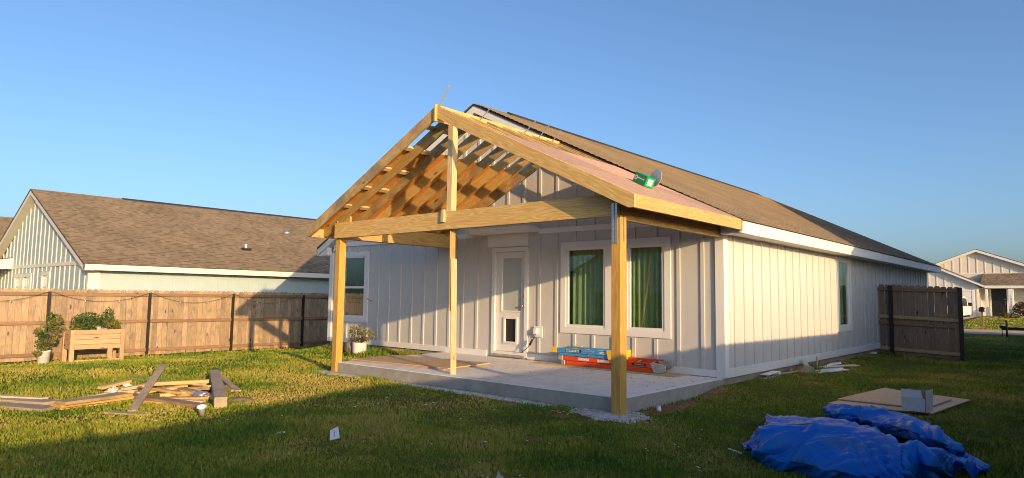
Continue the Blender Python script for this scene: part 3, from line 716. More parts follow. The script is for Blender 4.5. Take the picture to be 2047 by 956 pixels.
# ------------------------------------------------------------------ fences
def picket_mesh(h, w=.137, t=.016, mat='picket', key={}):
    k = (round(h, 3), w, mat)
    if k in key: return key[k]
    c = .03
    prof = [(-w/2, 0), (w/2, 0), (w/2, h-c*1.3), (w/2-c, h), (-w/2+c, h), (-w/2, h-c*1.3)]
    # local X = up (grain), Y = across, Z = thickness
    vs = [(z, x, -t/2) for x, z in prof]+[(z, x, t/2) for x, z in prof]; n = 6
    fs = [tuple(range(n)), tuple(range(2*n-1, n-1, -1))]+[(i, i+n, (i+1) % n+n, (i+1) % n) for i in range(n)]
    me = mesh('picket', vs, fs, M[mat]); bm = bmesh.new(); bm.from_mesh(me); bmesh.ops.recalc_face_normals(bm, faces=bm.faces[:]); bm.to_mesh(me); bm.free(); key[k] = me; return me
def add_picket(parent, base, along, h, mat, lean=0.0):
    a = Vector(along).normalized(); up = Vector((0, 0, 1))+a*lean; up.normalize(); nn = up.cross(a)
    R = Matrix((up, a, nn)).transposed(); return addobj('picket', picket_mesh(h, mat=mat), base, parent, R.to_quaternion())
# left boundary fence, runs along y at x = -15.8, rails towards us
XF = -15.8
lf = empty('wooden_fence', (XF, -3, gz(XF, -3)), 'long brown picket fence with black posts behind the planter', 'fence', 'wooden picket fences around the yard')
y = -10.5
while y < 12.5:
    if y < 4.6:
        add_picket(lf, (XF-.045, y, gz(XF, y)+.03+RND.uniform(-.008, .01)), (0, 1, 0), 1.82, 'picket', RND.uniform(-.006, .006)); y += .1395+RND.choice((0, .001, .003))
    else:
        add_picket(lf, (XF-.045, y, gz(XF, y)+.03), (0, 1, 0), 1.82, 'picket'); y += .142
posts_y = [-10.11, -7.67, -5.23, -2.80, -.36, 2.09, 4.5, 6.95, 9.4]
for i in range(len(posts_y)-1):
    for zr in (.17, .98, 1.72): board('rail', (XF, posts_y[i]+.03, gz(XF, 0)+zr), (XF, posts_y[i+1]-.03, gz(XF, 0)+zr), .088, .038, M['rail'], lf)
for py_ in posts_y: box('post', (XF-.034, py_-.03, gz(XF, 0)-.4), (XF+.05, py_+.03, gz(XF, 0)+1.77), M['black'], lf, .003)
# string of lights hung along it
sg = empty('string_lights', (XF+.06, -3, 1.2), 'thin cord of string lights sagging along the brown fence', 'string lights')
for i in range(1, 5):
    y0, y1 = posts_y[i], posts_y[i+1]; sag = (.27, .26, .29, .3)[i-1]; pts = []
    if i == 4: y1 = y0+2.3
    for k in range(13):
        t = k/12; pts.append((XF+.065, y0+(y1-y0)*t, gz(XF, 0)+1.79-sag*4*t*(1-t)))
    tube('cord', pts, .0045, M['cord'], sg, 4)
    for t in (.35, .72):
        q = pts[int(t*12)]; lathe('bulb', [(.0, -.055), (.012, -.045), (.014, -.025), (.008, 0), (.007, .012)], q, M['alu'], sg, 6)
# side fence stub beside the house, y = 9.88
YF = 9.88
rf = empty('wooden_fence', (1.0, YF, gz(1, YF)), 'short dark weathered fence section beside the right side of the house', 'fence', 'wooden picket fences around the yard')
for k in range(13): add_picket(rf, (.10+k*.1425, YF+.045, -.12+RND.uniform(-.01, .01)-.006*k), (1, 0, 0), 1.84, 'picket_dark', RND.uniform(-.005, .005))
for z0, z1, mt in ((1.60, 1.55, 'rail'), (.87, .80, 'rail_new'), (.70, .64, 'rail'), (.02, -.05, 'rail_new')):
    board('rail', (.02, YF, z0), (1.86, YF, z1), .088, .036, M[mt], rf)
for x, zb in ((.325, -.5), (1.885, -.55)): box('post', (x-.045, YF-.062, zb), (x+.045, YF+.022, (1.69 if x < 1 else 1.63)), M['black'], rf, .003)
# right boundary fence behind the camera's right shoulder (it throws the long shade)
XR = 5.75
rb = empty('wooden_fence', (XR, 0, -.2), 'long picket fence along the right side of the yard', 'fence', 'wooden picket fences around the yard')
ZTF = lambda yy: float(np.interp(yy, [-12, -9.85, -7.05, -5.6, -2.5, 10], [1.43, 1.60, 1.80, 1.68, 1.68, 1.64]))
y = -19.0
while y < 9.9:
    add_picket(rb, (XR, y, ZTF(y)-1.84), (0, 1, 0), 1.84, 'picket_dark'); y += .1405
for zr in (.1, .75, 1.5): board('rail', (XR-.03, -19, zr), (XR-.03, 9.9, zr), .088, .036, M['rail'], rb)
for k in range(12): box('post', (XR-.09, -18.5+k*2.5, -.6), (XR-.05, -18.44+k*2.5, 1.6), M['black'], rb)

# ------------------------------------------------------------------ neighbouring houses
def simple_roof_house(name, label, x0, x1, y0, y1, zg, ze, slope, along, mats, over=.4, rake=.25):
    """plain gabled block: ridge along 'along'; ze roof top at the eave edge"""
    h = empty(name, ((x0+x1)/2, (y0+y1)/2, zg), label, 'house', 'neighbouring houses'); sid, tri = mats
    if along == 'y':
        xr = (x0+x1)/2; zr = ze+slope*(xr-x0+over); zw = ze-.18
        box('wall', (x0, y0, zg-.3), (x1, y1, zw), M[sid], h)
        ge_ = ze+slope*over-.02
        for yy in (y0, y1-.12): prism('gable', [(x0, zw), (x1, zw), (x1, ge_), (xr, zr-.02), (x0, ge_)], yy, yy+.12, M[sid], h)
        ln = math.hypot(xr-x0+over, zr-ze)
        roof_slope('roof', (x1+over, y0-rake, ze), (x1+over, y1+rake, ze), (-1, 0, slope), ln, M['shingle'], h)
        roof_slope('roof', (x0-over, y0-rake, ze), (x0-over, y1+rake, ze), (1, 0, slope), ln, M['shingle'], h)
    else:
        yr = (y0+y1)/2; zr = ze+slope*(yr-y0+over); zw = ze-.18
        box('wall', (x0, y0, zg-.3), (x1, y1, zw), M[sid], h)
        ge_ = ze+slope*over-.02
        for xx in (x0, x1-.12): prism('gable', [(y0, zw), (y1, zw), (y1, ge_), (yr, zr-.02), (y0, ge_)], xx, xx+.12, M[sid], h, 'yz')
        ln = math.hypot(yr-y0+over, zr-ze)
        roof_slope('roof', (x0-rake, y0-over, ze), (x1+rake, y0-over, ze), (0, 1, slope), ln, M['shingle'], h)
        roof_slope('roof', (x0-rake, y1+over, ze), (x1+rake, y1+over, ze), (0, -1, slope), ln, M['shingle'], h)
    return h
# pale blue neighbour to the left
NX1, NY0, NZE, NSL = -17.6, -3.84, 2.03, .437
NXE = -17.2; NRX = -23.5; NX0 = 2*NRX-NX1; NRZ = NZE+NSL*(NXE-NRX); NY1 = 16.0
nb = empty('house', (NRX, 6, -.57), 'pale blue house with brown shingle roof beyond the long fence', 'house', 'neighbouring houses')
nw = wall_holes('side_wall', 'x', NX1, NY0, NY1, -.8, NZE-.19, [], M['nsiding'], nb, sign=-1)
NW = [(-25.9, -24.95, .6, 1.72), (-24.75, -23.8, .6, 1.72), (-22.35, -21.55, .6, 1.76)]
ng = wall_holes('gable_wall', 'y', NY0, NX0, NX1, -.8, NZE-.19, NW, M['nsiding'], nb, top=[(NX0, NZE-.19), (NX1, NZE-.19), (NRX, NRZ-.08)])
box('far_wall', (NX0, NY1-.1, -.8), (NX1-.01, NY1, NZE-.19), M['nsiding'], nb); prism('far_gable', [(NX0, NZE-.19), (NX1, NZE-.19), (NRX, NRZ-.08)], NY1-.1, NY1, M['nsiding'], nb)
box('left_wall', (NX0, NY0+.01, -.8), (NX0+.1, NY1-.1, NZE-.19), M['nsiding'], nb)
ln = math.hypot(NXE-NRX, NRZ-NZE)
nr = roof_slope('roof', (NXE+.02, NY0-.28, NZE), (NXE+.02, NY1+.2, NZE), (-1, 0, NSL), ln, M['shingle'], nb)
nr2 = roof_slope('roof', (2*NRX-NXE-.02, NY0-.28, NZE), (2*NRX-NXE-.02, NY1+.2, NZE), (1, 0, NSL), ln, M['shingle'], nb)
prism('ridge_cap', [(NRX-.17, NRZ-.055), (NRX-.17, NRZ-.07), (NRX, NRZ+.012), (NRX+.17, NRZ-.07), (NRX+.17, NRZ-.055), (NRX, NRZ+.035)], -1.2, NY1, M['cap'], nb)
box('fascia', (NXE-.03, NY0-.27, NZE-.19), (NXE, NY1, NZE-.02), M['ntrim'], nb); box('soffit', (NX1, NY0-.24, NZE-.185), (NXE-.03, NY1, NZE-.175), M['ntrim'], nb)
for s in (1, -1):
    xe = NXE if s > 0 else 2*NRX-NXE
    prism('rake_fascia', [(xe, NZE-.02), (xe, NZE-.20), (NRX, NRZ-.20), (NRX, NRZ-.02)], NY0-.27, NY0-.24, M['ntrim'], nb)
    prism('drip_edge', [(xe+.015*s, NZE-.015), (xe+.015*s, NZE-.04), (NRX, NRZ-.04), (NRX, NRZ-.015)], NY0-.285, NY0-.272, M['drip'], nb)
    prism('rake_soffit', [(xe, NZE-.185), (xe, NZE-.20), (NRX, NRZ-.20), (NRX, NRZ-.185)], NY0-.238, NY0-.001, M['ntrim'], nb)
box('corner_board', (NX1-.12, NY0-.03, -.8), (NX1+.03, NY0, NZE-.19), M['ntrim'], ng); box('corner_board', (NX1+.0005, NY0+.001, -.8), (NX1+.03, NY0+.28, NZE-.19), M['ntrim'], nw)
box('band_board', (NX0, NY0-.03, 2.02), (NX1-.55, NY0-.0005, 2.135), M['ntrim'], ng)
def nrz(x): return NRZ-NSL*abs(x-NRX)
nbx = [-17.95-.5*k for k in range(24)]
battens_y(ng, NY0, [x for x in nbx if x > -29], -.6, lambda x: min(2.02, nrz(x)-.2), M['ntrim'], w=.075, skip=[(a-.12, b+.12, e-.12, f+.12) for a, b, e, f in NW])
battens_y(ng, NY0, [x for x in nbx if nrz(x)-.2 > 2.2], 2.135, lambda x: nrz(x)-.19, M['ntrim'], w=.075)
for k in range(34): box('panel_groove_strip', (NX1+.0005, -3.3+k*.362, -.6), (NX1+.006, -3.285+k*.362, NZE-.2), M['nsiding'], nw)
for a, b, e, f in NW:
    w = empty('window', ((a+b)/2, NY0, e)); w.parent = nb; w.location = Vector(((a+b)/2, NY0, e))-nb.location
    frame_rect('frame', 'y', NY0-.035, NY0+.05, a-.1, b+.1, e-.1, f+.1, .13, M['ntrim'], w); box('pane', (a, NY0+.02, e), (b, NY0+.025, f), M['glass'], w); curtain('curtain', 'y', NY0+.12, a-.05, b+.05, e-.1, f+.1, M['curtain3'], w, 5, .02, 2)
    box('meeting_rail', (a, NY0+.0, 1.32), (b, NY0+.03, 1.37), M['ntrim'], w)
# small side-porch roof at its left
box('porch_fascia', (-30, NY0-1.3, 2.02), (-26.45, NY0-1.27, 2.22), M['ntrim'], nb); box('porch_soffit', (-30, NY0-1.27, 2.02), (-26.45, NY0-.002, 2.04), M['ntrim'], nb)
roof_slope('porch_roof', (-30, NY0-1.31, 2.225), (-26.4, NY0-1.31, 2.225), (0, 1, .18), 1.3, M['shingle'], nb)
prism('porch_end', [(NY0-1.27, 2.04), (NY0-.002, 2.04), (NY0-.002, 2.44), (NY0-1.27, 2.22)], -26.48, -26.45, M['ntrim'], nb, 'yz')
box('porch_post', (-26.6, NY0-1.26, -.7), (-26.48, NY0-1.14, 2.02), M['ntrim'], nb)
# vents on that roof
def slope_pt(x): return NZE+NSL*(NXE-x)
vp = empty('vent_pipe', (-19, 1.58, slope_pt(-19)), None, None); vp.parent = nb; vp.location = Vector((-19, 1.58, slope_pt(-19)))-nb.location
tube('pipe', [(-19, 1.58, slope_pt(-19)-.05), (-19, 1.58, slope_pt(-19)+.22)], .04, M['white'], vp, 10); box('flashing', (-19.1, 1.43, slope_pt(-19.1)-.04), (-18.85, 1.73, slope_pt(-19.1)+.02), M['blackp'], vp)
lathe('roof_vent', [(.0, 0), (.13, 0), (.13, .08), (.18, .1), (.15, .2), (0, .23)], (-21, 4.34, slope_pt(-21)-.05), M['galv'], nb, 14)
simple_roof_house('house', 'distant house with a low brown roof behind the pale blue one', -46, -34, -8, 4, -.5, 2.5, .42, 'y', ('ntrim', 'ntrim'))
# tall house to the right, out of the picture: it shades the far end of the side yard and roof
rh = simple_roof_house('house', 'tall white gabled house beyond the right fence', 7.6, 16.5, 3.55, 19.9, -.2, 3.72, .485, 'x', ('siding', 'trim'), over=.12, rake=.15)
# houses behind the camera, seen only as reflections in the windows
simple_roof_house('house', 'plain house with brown roof behind the camera on the left', -24, -12, -40, -28, -.3, 2.6, .5, 'y', ('fsiding', 'trim'))
simple_roof_house('house', 'plain house with brown roof behind the camera on the right', -6, 7, -42, -29, -.3, 2.6, .5, 'y', ('nsiding', 'trim'))
bf = empty('wooden_fence', (-5, -19.5, -.3), 'back boundary picket fence behind the camera', 'fence', 'wooden picket fences around the yard')
k = 0; x = -15.7
while x < 5.6: add_picket(bf, (x, -19.5, -.25), (1, 0, 0), 1.8, 'picket'); x += .141
for zr in (.1, .8, 1.4): board('rail', (-15.7, -19.46, zr), (5.6, -19.46, zr), .088, .036, M['rail'], bf)

# far house across the street
FY = 50.0
fh = empty('house', (-1, FY+5, .28), 'cream house with dark front door across the street', 'house', 'neighbouring houses')
FZ = .25
def fx(px, y=FY): return on(px, 560, 'y', y).x
ex0 = -1.83
# garage wing with its gable facing the street
GXR, GZR = -5.6, 4.45; GXE, GZE = -1.80, 2.60; gs = (GZR-GZE)/(GXE-GXR)
box('garage_wall', (-9.2, FY, FZ-.4), (GXE-.42, FY+.1, 2.45), M['fsiding'], fh)
prism('garage_gable', [(-9.2, 2.45), (GXE-.3, 2.45), (GXR, GZR-.12)], FY, FY+.1, M['fsiding'], fh)
box('garage_side', (GXE-.52, FY+.1, FZ-.4), (GXE-.42, FY+2.0, 2.45), M['fsiding'], fh)
for s in (1, -1):
    xe = GXE if s > 0 else 2*GXR-GXE
    prism('rake_fascia', [(xe, GZE-.02), (xe, GZE-.2), (GXR, GZR-.2), (GXR, GZR-.02)], FY-.34, FY-.30, M['trim'], fh)
    prism('rake_soffit', [(xe, GZE-.185), (xe, GZE-.2), (GXR, GZR-.2), (GXR, GZR-.185)], FY-.30, FY, M['soffit'], fh)
    roof_slope('roof', (xe, FY-.36, GZE), (xe, FY+9, GZE), (-s, 0, gs), math.hypot(GXR-GXE, GZR-GZE), M['shingle'], fh)
box('garage_door', (-6.9, FY-.012, FZ), (-2.62, FY+.0, 2.12), M['white'], fh)
for k in range(4): box('door_panel', (-6.85, FY-.03, FZ+.04+k*.465), (-2.67, FY-.0125, FZ+.44+k*.465), M['white'], fh)
box('garage_trim', (-2.62, FY-.04, FZ), (-2.48, FY-.0005, 2.26), M['trim'], fh); box('garage_trim', (-7.0, FY-.04, 2.12), (-2.621, FY-.0005, 2.26), M['trim'], fh)
for k in range(16):
    x = -2.75-.52*k
    if x > -9: box('batten', (x-.04, FY-.025, 2.27), (x+.04, FY-.0008, (GZR-.2-gs*abs(x-GXR))), M['fsiding'], fh)
box('batten', (-2.36, FY-.025, FZ), (-2.28, FY-.0008, 2.27), M['fsiding'], fh)
# porch with dark door
PYF = FY+1.6
box('front_wall', (GXE-.42, PYF, FZ-.4), (9.5, PYF+.1, 2.55), M['fsiding'], fh)
box('porch_fascia', (GXE, FY-.1, 2.38), (9.8, FY-.06, 2.58), M['trim'], fh); box('porch_soffit', (GXE-.4, FY-.06, 2.36), (9.8, PYF, 2.38), M['soffit'], fh)
roof_slope('roof', (GXE-.3, FY-.14, 2.59), (9.8, FY-.14, 2.59), (0, 1, .46), 2.3, M['shingle'], fh)
box('porch_column', (-.44, FY, FZ), (-.14, FY+.3, 2.36), M['trim'], fh, .01); box('column_head', (-.46, FY-.03, 2.1), (-.12, FY+.32, 2.2), M['trim'], fh); box('porch_column', (GXE-.02, FY+.05, FZ), (GXE+.14, FY+.2, 2.36), M['trim'], fh, .01)
box('porch_floor', (GXE-.4, FY-.4, FZ-.4), (9.5, PYF, FZ+.05), M['kerb'], fh); box('step', (-1.75, FY-.9, FZ-.4), (-.5, FY-.4, FZ-.03), M['kerb'], fh)
fd = empty('front_door', (-1.0, PYF, FZ)); fd.parent = fh; fd.location = Vector((-1.0, PYF, FZ))-fh.location
dx0, dx1 = -1.60, -.66
box('door_slab', (dx0, PYF-.05, FZ+.07), (dx1, PYF-.001, 2.33), M['fdoor'], fd)
for (a, b) in ((.35, .95), (1.08, 1.5)): box('door_panel', (dx0+.2, PYF-.065, FZ+a), (dx1-.2, PYF-.0505, FZ+b), M['fdoor'], fd, .006)
box('jamb', (dx0-.1, PYF-.08, FZ+.05), (dx0-.001, PYF-.001, 2.36), M['trim'], fd); box('jamb', (dx1+.001, PYF-.08, FZ+.05), (dx1+.1, PYF-.001, 2.36), M['trim'], fd)
box('handle', (dx1-.13, PYF-.12, 1.15), (dx1-.09, PYF-.051, 1.42), M['chrome'], fd); box('deadbolt', (dx1-.14, PYF-.1, 1.53), (dx1-.08, PYF-.051, 1.6), M['chrome'], fd)
fw_ = empty('window', (1.0, PYF, 1.0)); fw_.parent = fh; fw_.location = Vector((1.0, PYF, 1.0))-fh.location
frame_rect('frame', 'y', PYF-.05, PYF-.001, .42, 1.5, .8, 2.25, .1, M['trim'], fw_); box('pane', (.52, PYF-.02, .9), (1.4, PYF-.012, 2.15), M['fdoor'], fw_); box('meeting_rail', (.52, PYF-.045, 1.48), (1.4, PYF-.021, 1.56), M['trim'], fw_)
for k in range(12): box('batten', (.05+k*.5 if k else .1, PYF-.02, FZ+.05), (.10+k*.5 if k else .15, PYF-.0008, 2.36), M['fsiding'], fh) if not (0 < k < 4) else None
# upper gable set back
UY = FY+1.9; pk = on(1950, 498, 'y', UY-.3)
us = .40
prism('upper_gable', [(pk.x-8.5, pk.z-.15-us*8.5), (pk.x+8.5, pk.z-.15-us*8.5), (pk.x, pk.z-.15)], UY, UY+.1, M['fsiding'], fh)
for s in (1, -1):
    xe = pk.x+8.9*s; ze = pk.z-us*8.9
    prism('rake_fascia', [(xe, ze-.02), (xe, ze-.22), (pk.x, pk.z-.22), (pk.x, pk.z-.02)], UY-.34, UY-.30, M['trim'], fh)
    prism('rake_soffit', [(xe, ze-.205), (xe, ze-.22), (pk.x, pk.z-.22), (pk.x, pk.z-.205)], UY-.30, UY, M['soffit'], fh)
    roof_slope('roof', (xe, UY-.36, ze), (xe, UY+12, ze), (-s, 0, us), math.hypot(8.9, 8.9*us), M['shingle'], fh)
for k in range(-12, 13):
    x = pk.x+k*.52; zt = pk.z-.24-us*abs(k*.52)
    if zt > 3.65: box('batten', (x-.035, UY-.025, 3.55), (x+.035, UY-.0008, zt), M['fsiding'], fh)
box('gable_base_trim', (pk.x-5, UY-.03, 3.45), (pk.x+8, UY-.0008, 3.55), M['trim'], fh)
# house number down the column
for i, ch in enumerate('1422'):
    tcu = bpy.data.curves.new('house_number', 'FONT'); tcu.body = ch; tcu.size = .20; tcu.extrude = .004; tcu.align_x = 'CENTER'
    to = bpy.data.objects.new('house_number', tcu); COL.objects.link(to)
    me = bpy.data.meshes.new_from_object(to); bpy.data.objects.remove(to)
    me.materials.append(M['ink']); o = addobj('house_number', me, (-.29, FY-.006, 1.72-i*.2), fh); o.rotation_euler = (math.pi/2, 0, 0)
simple_roof_house('house', 'far house roof showing past the right side of the cream one', 22, 34, 62, 76, .3, 2.9, .42, 'x', ('fsiding', 'trim'))

# ------------------------------------------------------------------ plants
def leaf_cloud(name, centre, rad, n, size, mat, parent, seed, shape=None):
    rr = np.random.default_rng(seed); vs = []; fs = []
    for i in range(n):
        v = rr.normal(size=3); v /= np.linalg.norm(v); v *= rr.uniform(.25, 1)**.6
        p = np.array(v)*np.array(rad)
        if shape is not None: p = shape(p, rr)
        a = rr.normal(size=3); a /= np.linalg.norm(a); b = np.cross(a, rr.normal(size=3)); b /= np.linalg.norm(b); s = size*rr.uniform(.6, 1.3)
        k = len(vs); vs += [tuple(p-a*s), tuple(p+b*s*.42), tuple(p+a*s), tuple(p-b*s*.42)]; fs.append((k, k+1, k+2, k+3))
    return addobj(name, mesh(name, vs, fs, mat), centre, parent)
def stems(parent, base, n, h, spread, seed, mat='stem'):
    rr = random.Random(seed)
    for i in range(n):
        a = rr.uniform(0, 6.28); s = spread*rr.uniform(.3, 1); b = Vector(base)
        tube('stem', [b+Vector((.02*math.cos(a), .02*math.sin(a), 0)), b+Vector((s*.5*math.cos(a), s*.5*math.sin(a), h*.55)), b+Vector((s*math.cos(a), s*math.sin(a), h*rr.uniform(.8, 1)))], .007, M[mat], parent, 5, .003)
# raised planter: corner posts, four boards per side
PA = gp(143, 722); PB = gp(243, 717)
pl = empty('raised_planter', PA, 'raised wooden planter box on legs against the brown fence', 'planter')
X0, X1, Y0, Y1 = -15.25, -14.68, -4.96, -3.83; zg = gz(-14.7, -4.4); ZB, ZTp = zg+.33, zg+.82
for x in (X0, X1):
    for yv in (Y0, Y1): box('leg', (x-.05, yv-.05, zg-.03), (x+.05, yv+.05, ZTp), M['cedar'], pl, .004, axis=(0, 0, 1))
for k in range(4):
    za = ZB+k*.122; zb = za+.116
    box('side_board', (X1+.012, Y0+.051, za), (X1+.034, Y1-.051, zb), M['cedar'], pl, .003); box('side_board', (X0-.034, Y0+.051, za), (X0-.012, Y1-.051, zb), M['cedar'], pl, .003)
    box('end_board', (X0+.051, Y0-.034, za), (X1-.051, Y0-.012, zb), M['cedar'], pl, .003); box('end_board', (X0+.051, Y1+.012, za), (X1-.051, Y1+.034, zb), M['cedar'], pl, .003)
box('soil', (X0, Y0, ZTp-.12), (X1, Y1, ZTp-.05), M['soil'], pl)
box('bottom_board', (X1+.051, Y0+.06, zg), (X1+.075, Y1-.06, zg+.07), M['cedar'], pl, .003); box('cross_leg', (X1-.02, Y1-.33, zg), (X1+.03, Y1-.22, ZB), M['cedar'], pl)
pp = empty('leafy_plant', (-14.95, -4.45, ZTp-.05), 'bushy dark green plant growing in the raised planter', 'plant')
leaf_cloud('foliage', (-14.95, -4.55, ZTp+.17), (.26, .40, .26), 900, .045, M['leaf'], pp, 1); leaf_cloud('foliage', (-14.95, -4.1, ZTp+.32), (.12, .14, .24), 200, .04, M['leaf'], pp, 9); leaf_cloud('foliage', (-14.9, -4.85, ZTp+.05), (.15, .14, .10), 200, .045, M['leaf_y'], pp, 2); stems(pp, (-14.95, -4.4, ZTp-.06), 7, .45, .25, 5)
p2 = empty('leafy_plant', (-14.85, -3.95, ZTp-.05), 'small yellow-green plant at the planter end near the corner leg', 'plant')
leaf_cloud('foliage', (-14.85, -4.0, ZTp+.10), (.17, .18, .15), 330, .045, M['leaf_y'], p2, 3); stems(p2, (-14.85, -4.0, ZTp-.06), 4, .2, .1, 6)
mk = box('plant_marker', (-14.72, -4.42, ZTp-.06), (-14.70, -4.34, ZTp+.07), M['galv'], None); tag(mk, 'small shiny metal marker stuck in the planter soil', 'marker')
# bucket with a tall straggly plant
bk = gp(86, 727)
bu = empty('bucket', bk, 'white chipped bucket on the grass by the fence', 'bucket')
lathe('pail', [(.0, .0), (.125, .0), (.145, .30), (.155, .305), (.155, .33), (.14, .33), (.135, .10), (0.0, .10)], bk-Vector((0, 0, .01)), M['white'], bu, 18)
tp_ = empty('leafy_plant', bk+Vector((0, 0, .28)), 'tall straggly tomato-like plant growing from the white bucket', 'plant')
def droop(p, rr): return p
_rb = random.Random(31)
for k in range(13):
    hh = .22+.078*k+_rb.uniform(-.05, .05); sp_ = .30*(1-.045*k)
    leaf_cloud('foliage', bk+Vector((_rb.uniform(-sp_, sp_)*.8, .06+_rb.uniform(-sp_, sp_), hh)), (_rb.uniform(.08, .17), _rb.uniform(.08, .17), _rb.uniform(.06, .13)), 110, .038, M['leaf_y'] if k % 3 else M['leaf'], tp_, 100+k)
stems(tp_, bk+Vector((0, 0, .1)), 11, 1.15, .30, 8)
# pot by the house
pt = gp(718, 706)
po = empty('flower_pot', pt, 'round cream flower pot on the grass by the house wall', 'pot')
lathe('pot_body', [(.0, .0), (.14, .0), (.165, .03), (.17, .26), (.175, .27), (.16, .27), (.155, .2), (0, .2)], pt-Vector((0, 0, .01)), M['white'], po, 24); lathe('soil', [(.15, .21), (.0, .225)], pt, M['soil'], po, 16)
ps = empty('leafy_plant', pt+Vector((0, 0, .2)), 'sparse yellow-green shrub growing in the cream pot', 'plant')
leaf_cloud('foliage', pt+Vector((-.10, -.02, .48)), (.24, .22, .22), 240, .036, M['leaf_y'], ps, 10); leaf_cloud('foliage', pt+Vector((.27, .05, .44)), (.17, .16, .15), 150, .036, M['leaf_y'], ps, 11); leaf_cloud('foliage', pt+Vector((.04, 0, .32)), (.2, .18, .09), 120, .03, M['leaf_r'], ps, 12); stems(ps, pt+Vector((0, 0, .2)), 12, .42, .32, 13)
def rockmesh(name, loc, r, seed, mat):
    bm = bmesh.new(); bmesh.ops.create_icosphere(bm, subdivisions=2, radius=1)
    for v in bm.verts:
        k = 1+.35*mnoise.noise(v.co*1.3+Vector((seed, 0, 0))); v.co = Vector((v.co.x*r[0]*k, v.co.y*r[1]*k, v.co.z*r[2]*k))
    me = bpy.data.meshes.new(name); bm.to_mesh(me); bm.free(); me.materials.append(mat); return addobj(name, me, loc)
tag(rockmesh('rock', pt+Vector((-.30, -.02, .12)), (.14, .13, .19), 3, M['rock']), 'brown upright rock beside the cream flower pot', 'rock')
dd = lathe('pet_dish', [(.0, .005), (.12, .005), (.13, .045), (.115, .05), (.10, .02), (0, .02)], gp(735, 704)+Vector((0, 0, .0)), M['bluedish'], None, 18); tag(dd, 'small blue dish lying in the grass by the pot', 'dish')
for (a, b, c_, e_), nm, lb in (((724, 655, 741, 600), 'garden_tool', 'thin wooden tool handle leaning against the house wall, thicker tip'), ((726, 640, 735, 597), 'garden_tool', 'second shorter stick leaning against the house wall by the window')):
    q0 = gp(712 if a == 724 else 716, 690); q1 = on(c_, e_, 'y', -.045)
    t = empty(nm, q0, lb, 'tool'); tube('handle', [q0, q0.lerp(q1, .85)], .013, M['tool'], t, 6); tube('head', [q0.lerp(q1, .85), q1], .022, M['grey_wood'], t, 6)

# ------------------------------------------------------------------ ladders and boards on the patio
def text_mesh(name, body, size, mat, loc, rot, parent, ext=.001):
    cu = bpy.data.curves.new(name, 'FONT'); cu.body = body; cu.size = size; cu.extrude = ext; cu.align_x = 'CENTER'; cu.align_y = 'CENTER'
    t = bpy.data.objects.new(name, cu); COL.objects.link(t); me = bpy.data.meshes.new_from_object(t); bpy.data.objects.remove(t); bpy.data.curves.remove(cu)
    me.materials.append(mat); o = addobj(name, me, loc, parent); o.rotation_euler = rot; return o
bdp = box('plank', (-3.6, -.50, .003), (-.60, -.06, .016), M['ply'], None, axis=(1, 0, 0)); tag(bdp, 'long thin plywood strip lying under the ladders by the wall', 'plank')
LY = -.30
L1 = empty('extension_ladder', (-1.9, LY, .02), 'orange fibreglass extension ladder lying on its side on the patio', 'ladder')
for k, (z0, z1, yy, xa, xb) in enumerate(((.02, .105, LY, -2.95, -1.08), (.115, .205, LY, -3.0, -1.05))):
    box('rail', (xa, yy-.015, z0), (xb, yy+.015, z1), M['orange'], L1, .003)
    box('rail', (xa+.02, yy+.22, z0+.06), (xb+.02, yy+.25, z1+.06), M['orange'], L1, .003)
for k in range(7):
    x = -2.85+k*.27; tube('rung', [(x, LY+.016, .06), (x, LY+.219, .12)], .016, M['alu'], L1, 8); tube('rung', [(x+.05, LY+.016, .16), (x+.05, LY+.219, .22)], .016, M['alu'], L1, 8)
prism('foot', [(-1.06, .01), (-.94, .03), (-.88, .06), (-.88, .17), (-.94, .20), (-1.15, .21)], LY-.03, LY+.03, M['alu'], L1, 'xz'); prism('foot', [(-1.04, .08), (-.92, .09), (-.86, .12), (-.86, .21), (-.92, .235), (-1.12, .24)], LY+.2, LY+.26, M['alu'], L1, 'xz')
ring('foot_pad', Vector((-.94, LY-.031, .10)), Vector((1, 0, 0)), Vector((0, -1, 0)), .012, .035, .006, M['galv'], L1)
box('end_cap', (-3.07, LY-.02, .11), (-2.97, LY+.02, .215), M['alu'], L1, .004); box('end_cap', (-3.0, LY-.02, .015), (-2.92, LY+.02, .11), M['alu'], L1, .004)
box('sticker', (-2.62, LY-.0165, .135), (-2.38, LY-.0151, .19), M['label'], L1); box('sticker', (-2.20, LY-.0165, .13), (-1.95, LY-.0151, .185), M['label'], L1); box('brand_plate', (-1.50, LY-.0165, .135), (-1.225, LY-.0151, .185), M['ink'], L1)
text_mesh('brand_lettering', 'LOUISVILLE', .037, M['paper'], (-1.3625, LY-.0175, .160), (math.pi/2, 0, 0), L1)
L1.scale.z = .82
L2 = empty('step_ladder', (-2.4, LY, .21), 'blue fibreglass step ladder folded on top of the orange ladder', 'ladder')
z = .216
box('rail', (-3.10, LY-.02, z+.065), (-1.94, LY+.02, z+.165), M['blue'], L2, .003); box('rear_rail', (-3.05, LY-.012, z), (-1.94, LY+.02, z+.055), M['blue'], L2, .003)
box('rail', (-3.05, LY+.25, z+.085), (-1.90, LY+.28, z+.18), M['blue'], L2, .003); box('rear_rail', (-3.0, LY+.25, z+.02), (-1.90, LY+.28, z+.07), M['blue'], L2, .003)
for k in range(4): box('step', (-2.9+k*.28, LY+.021, z+.08), (-2.83+k*.28, LY+.249, z+.15), M['alu'], L2)
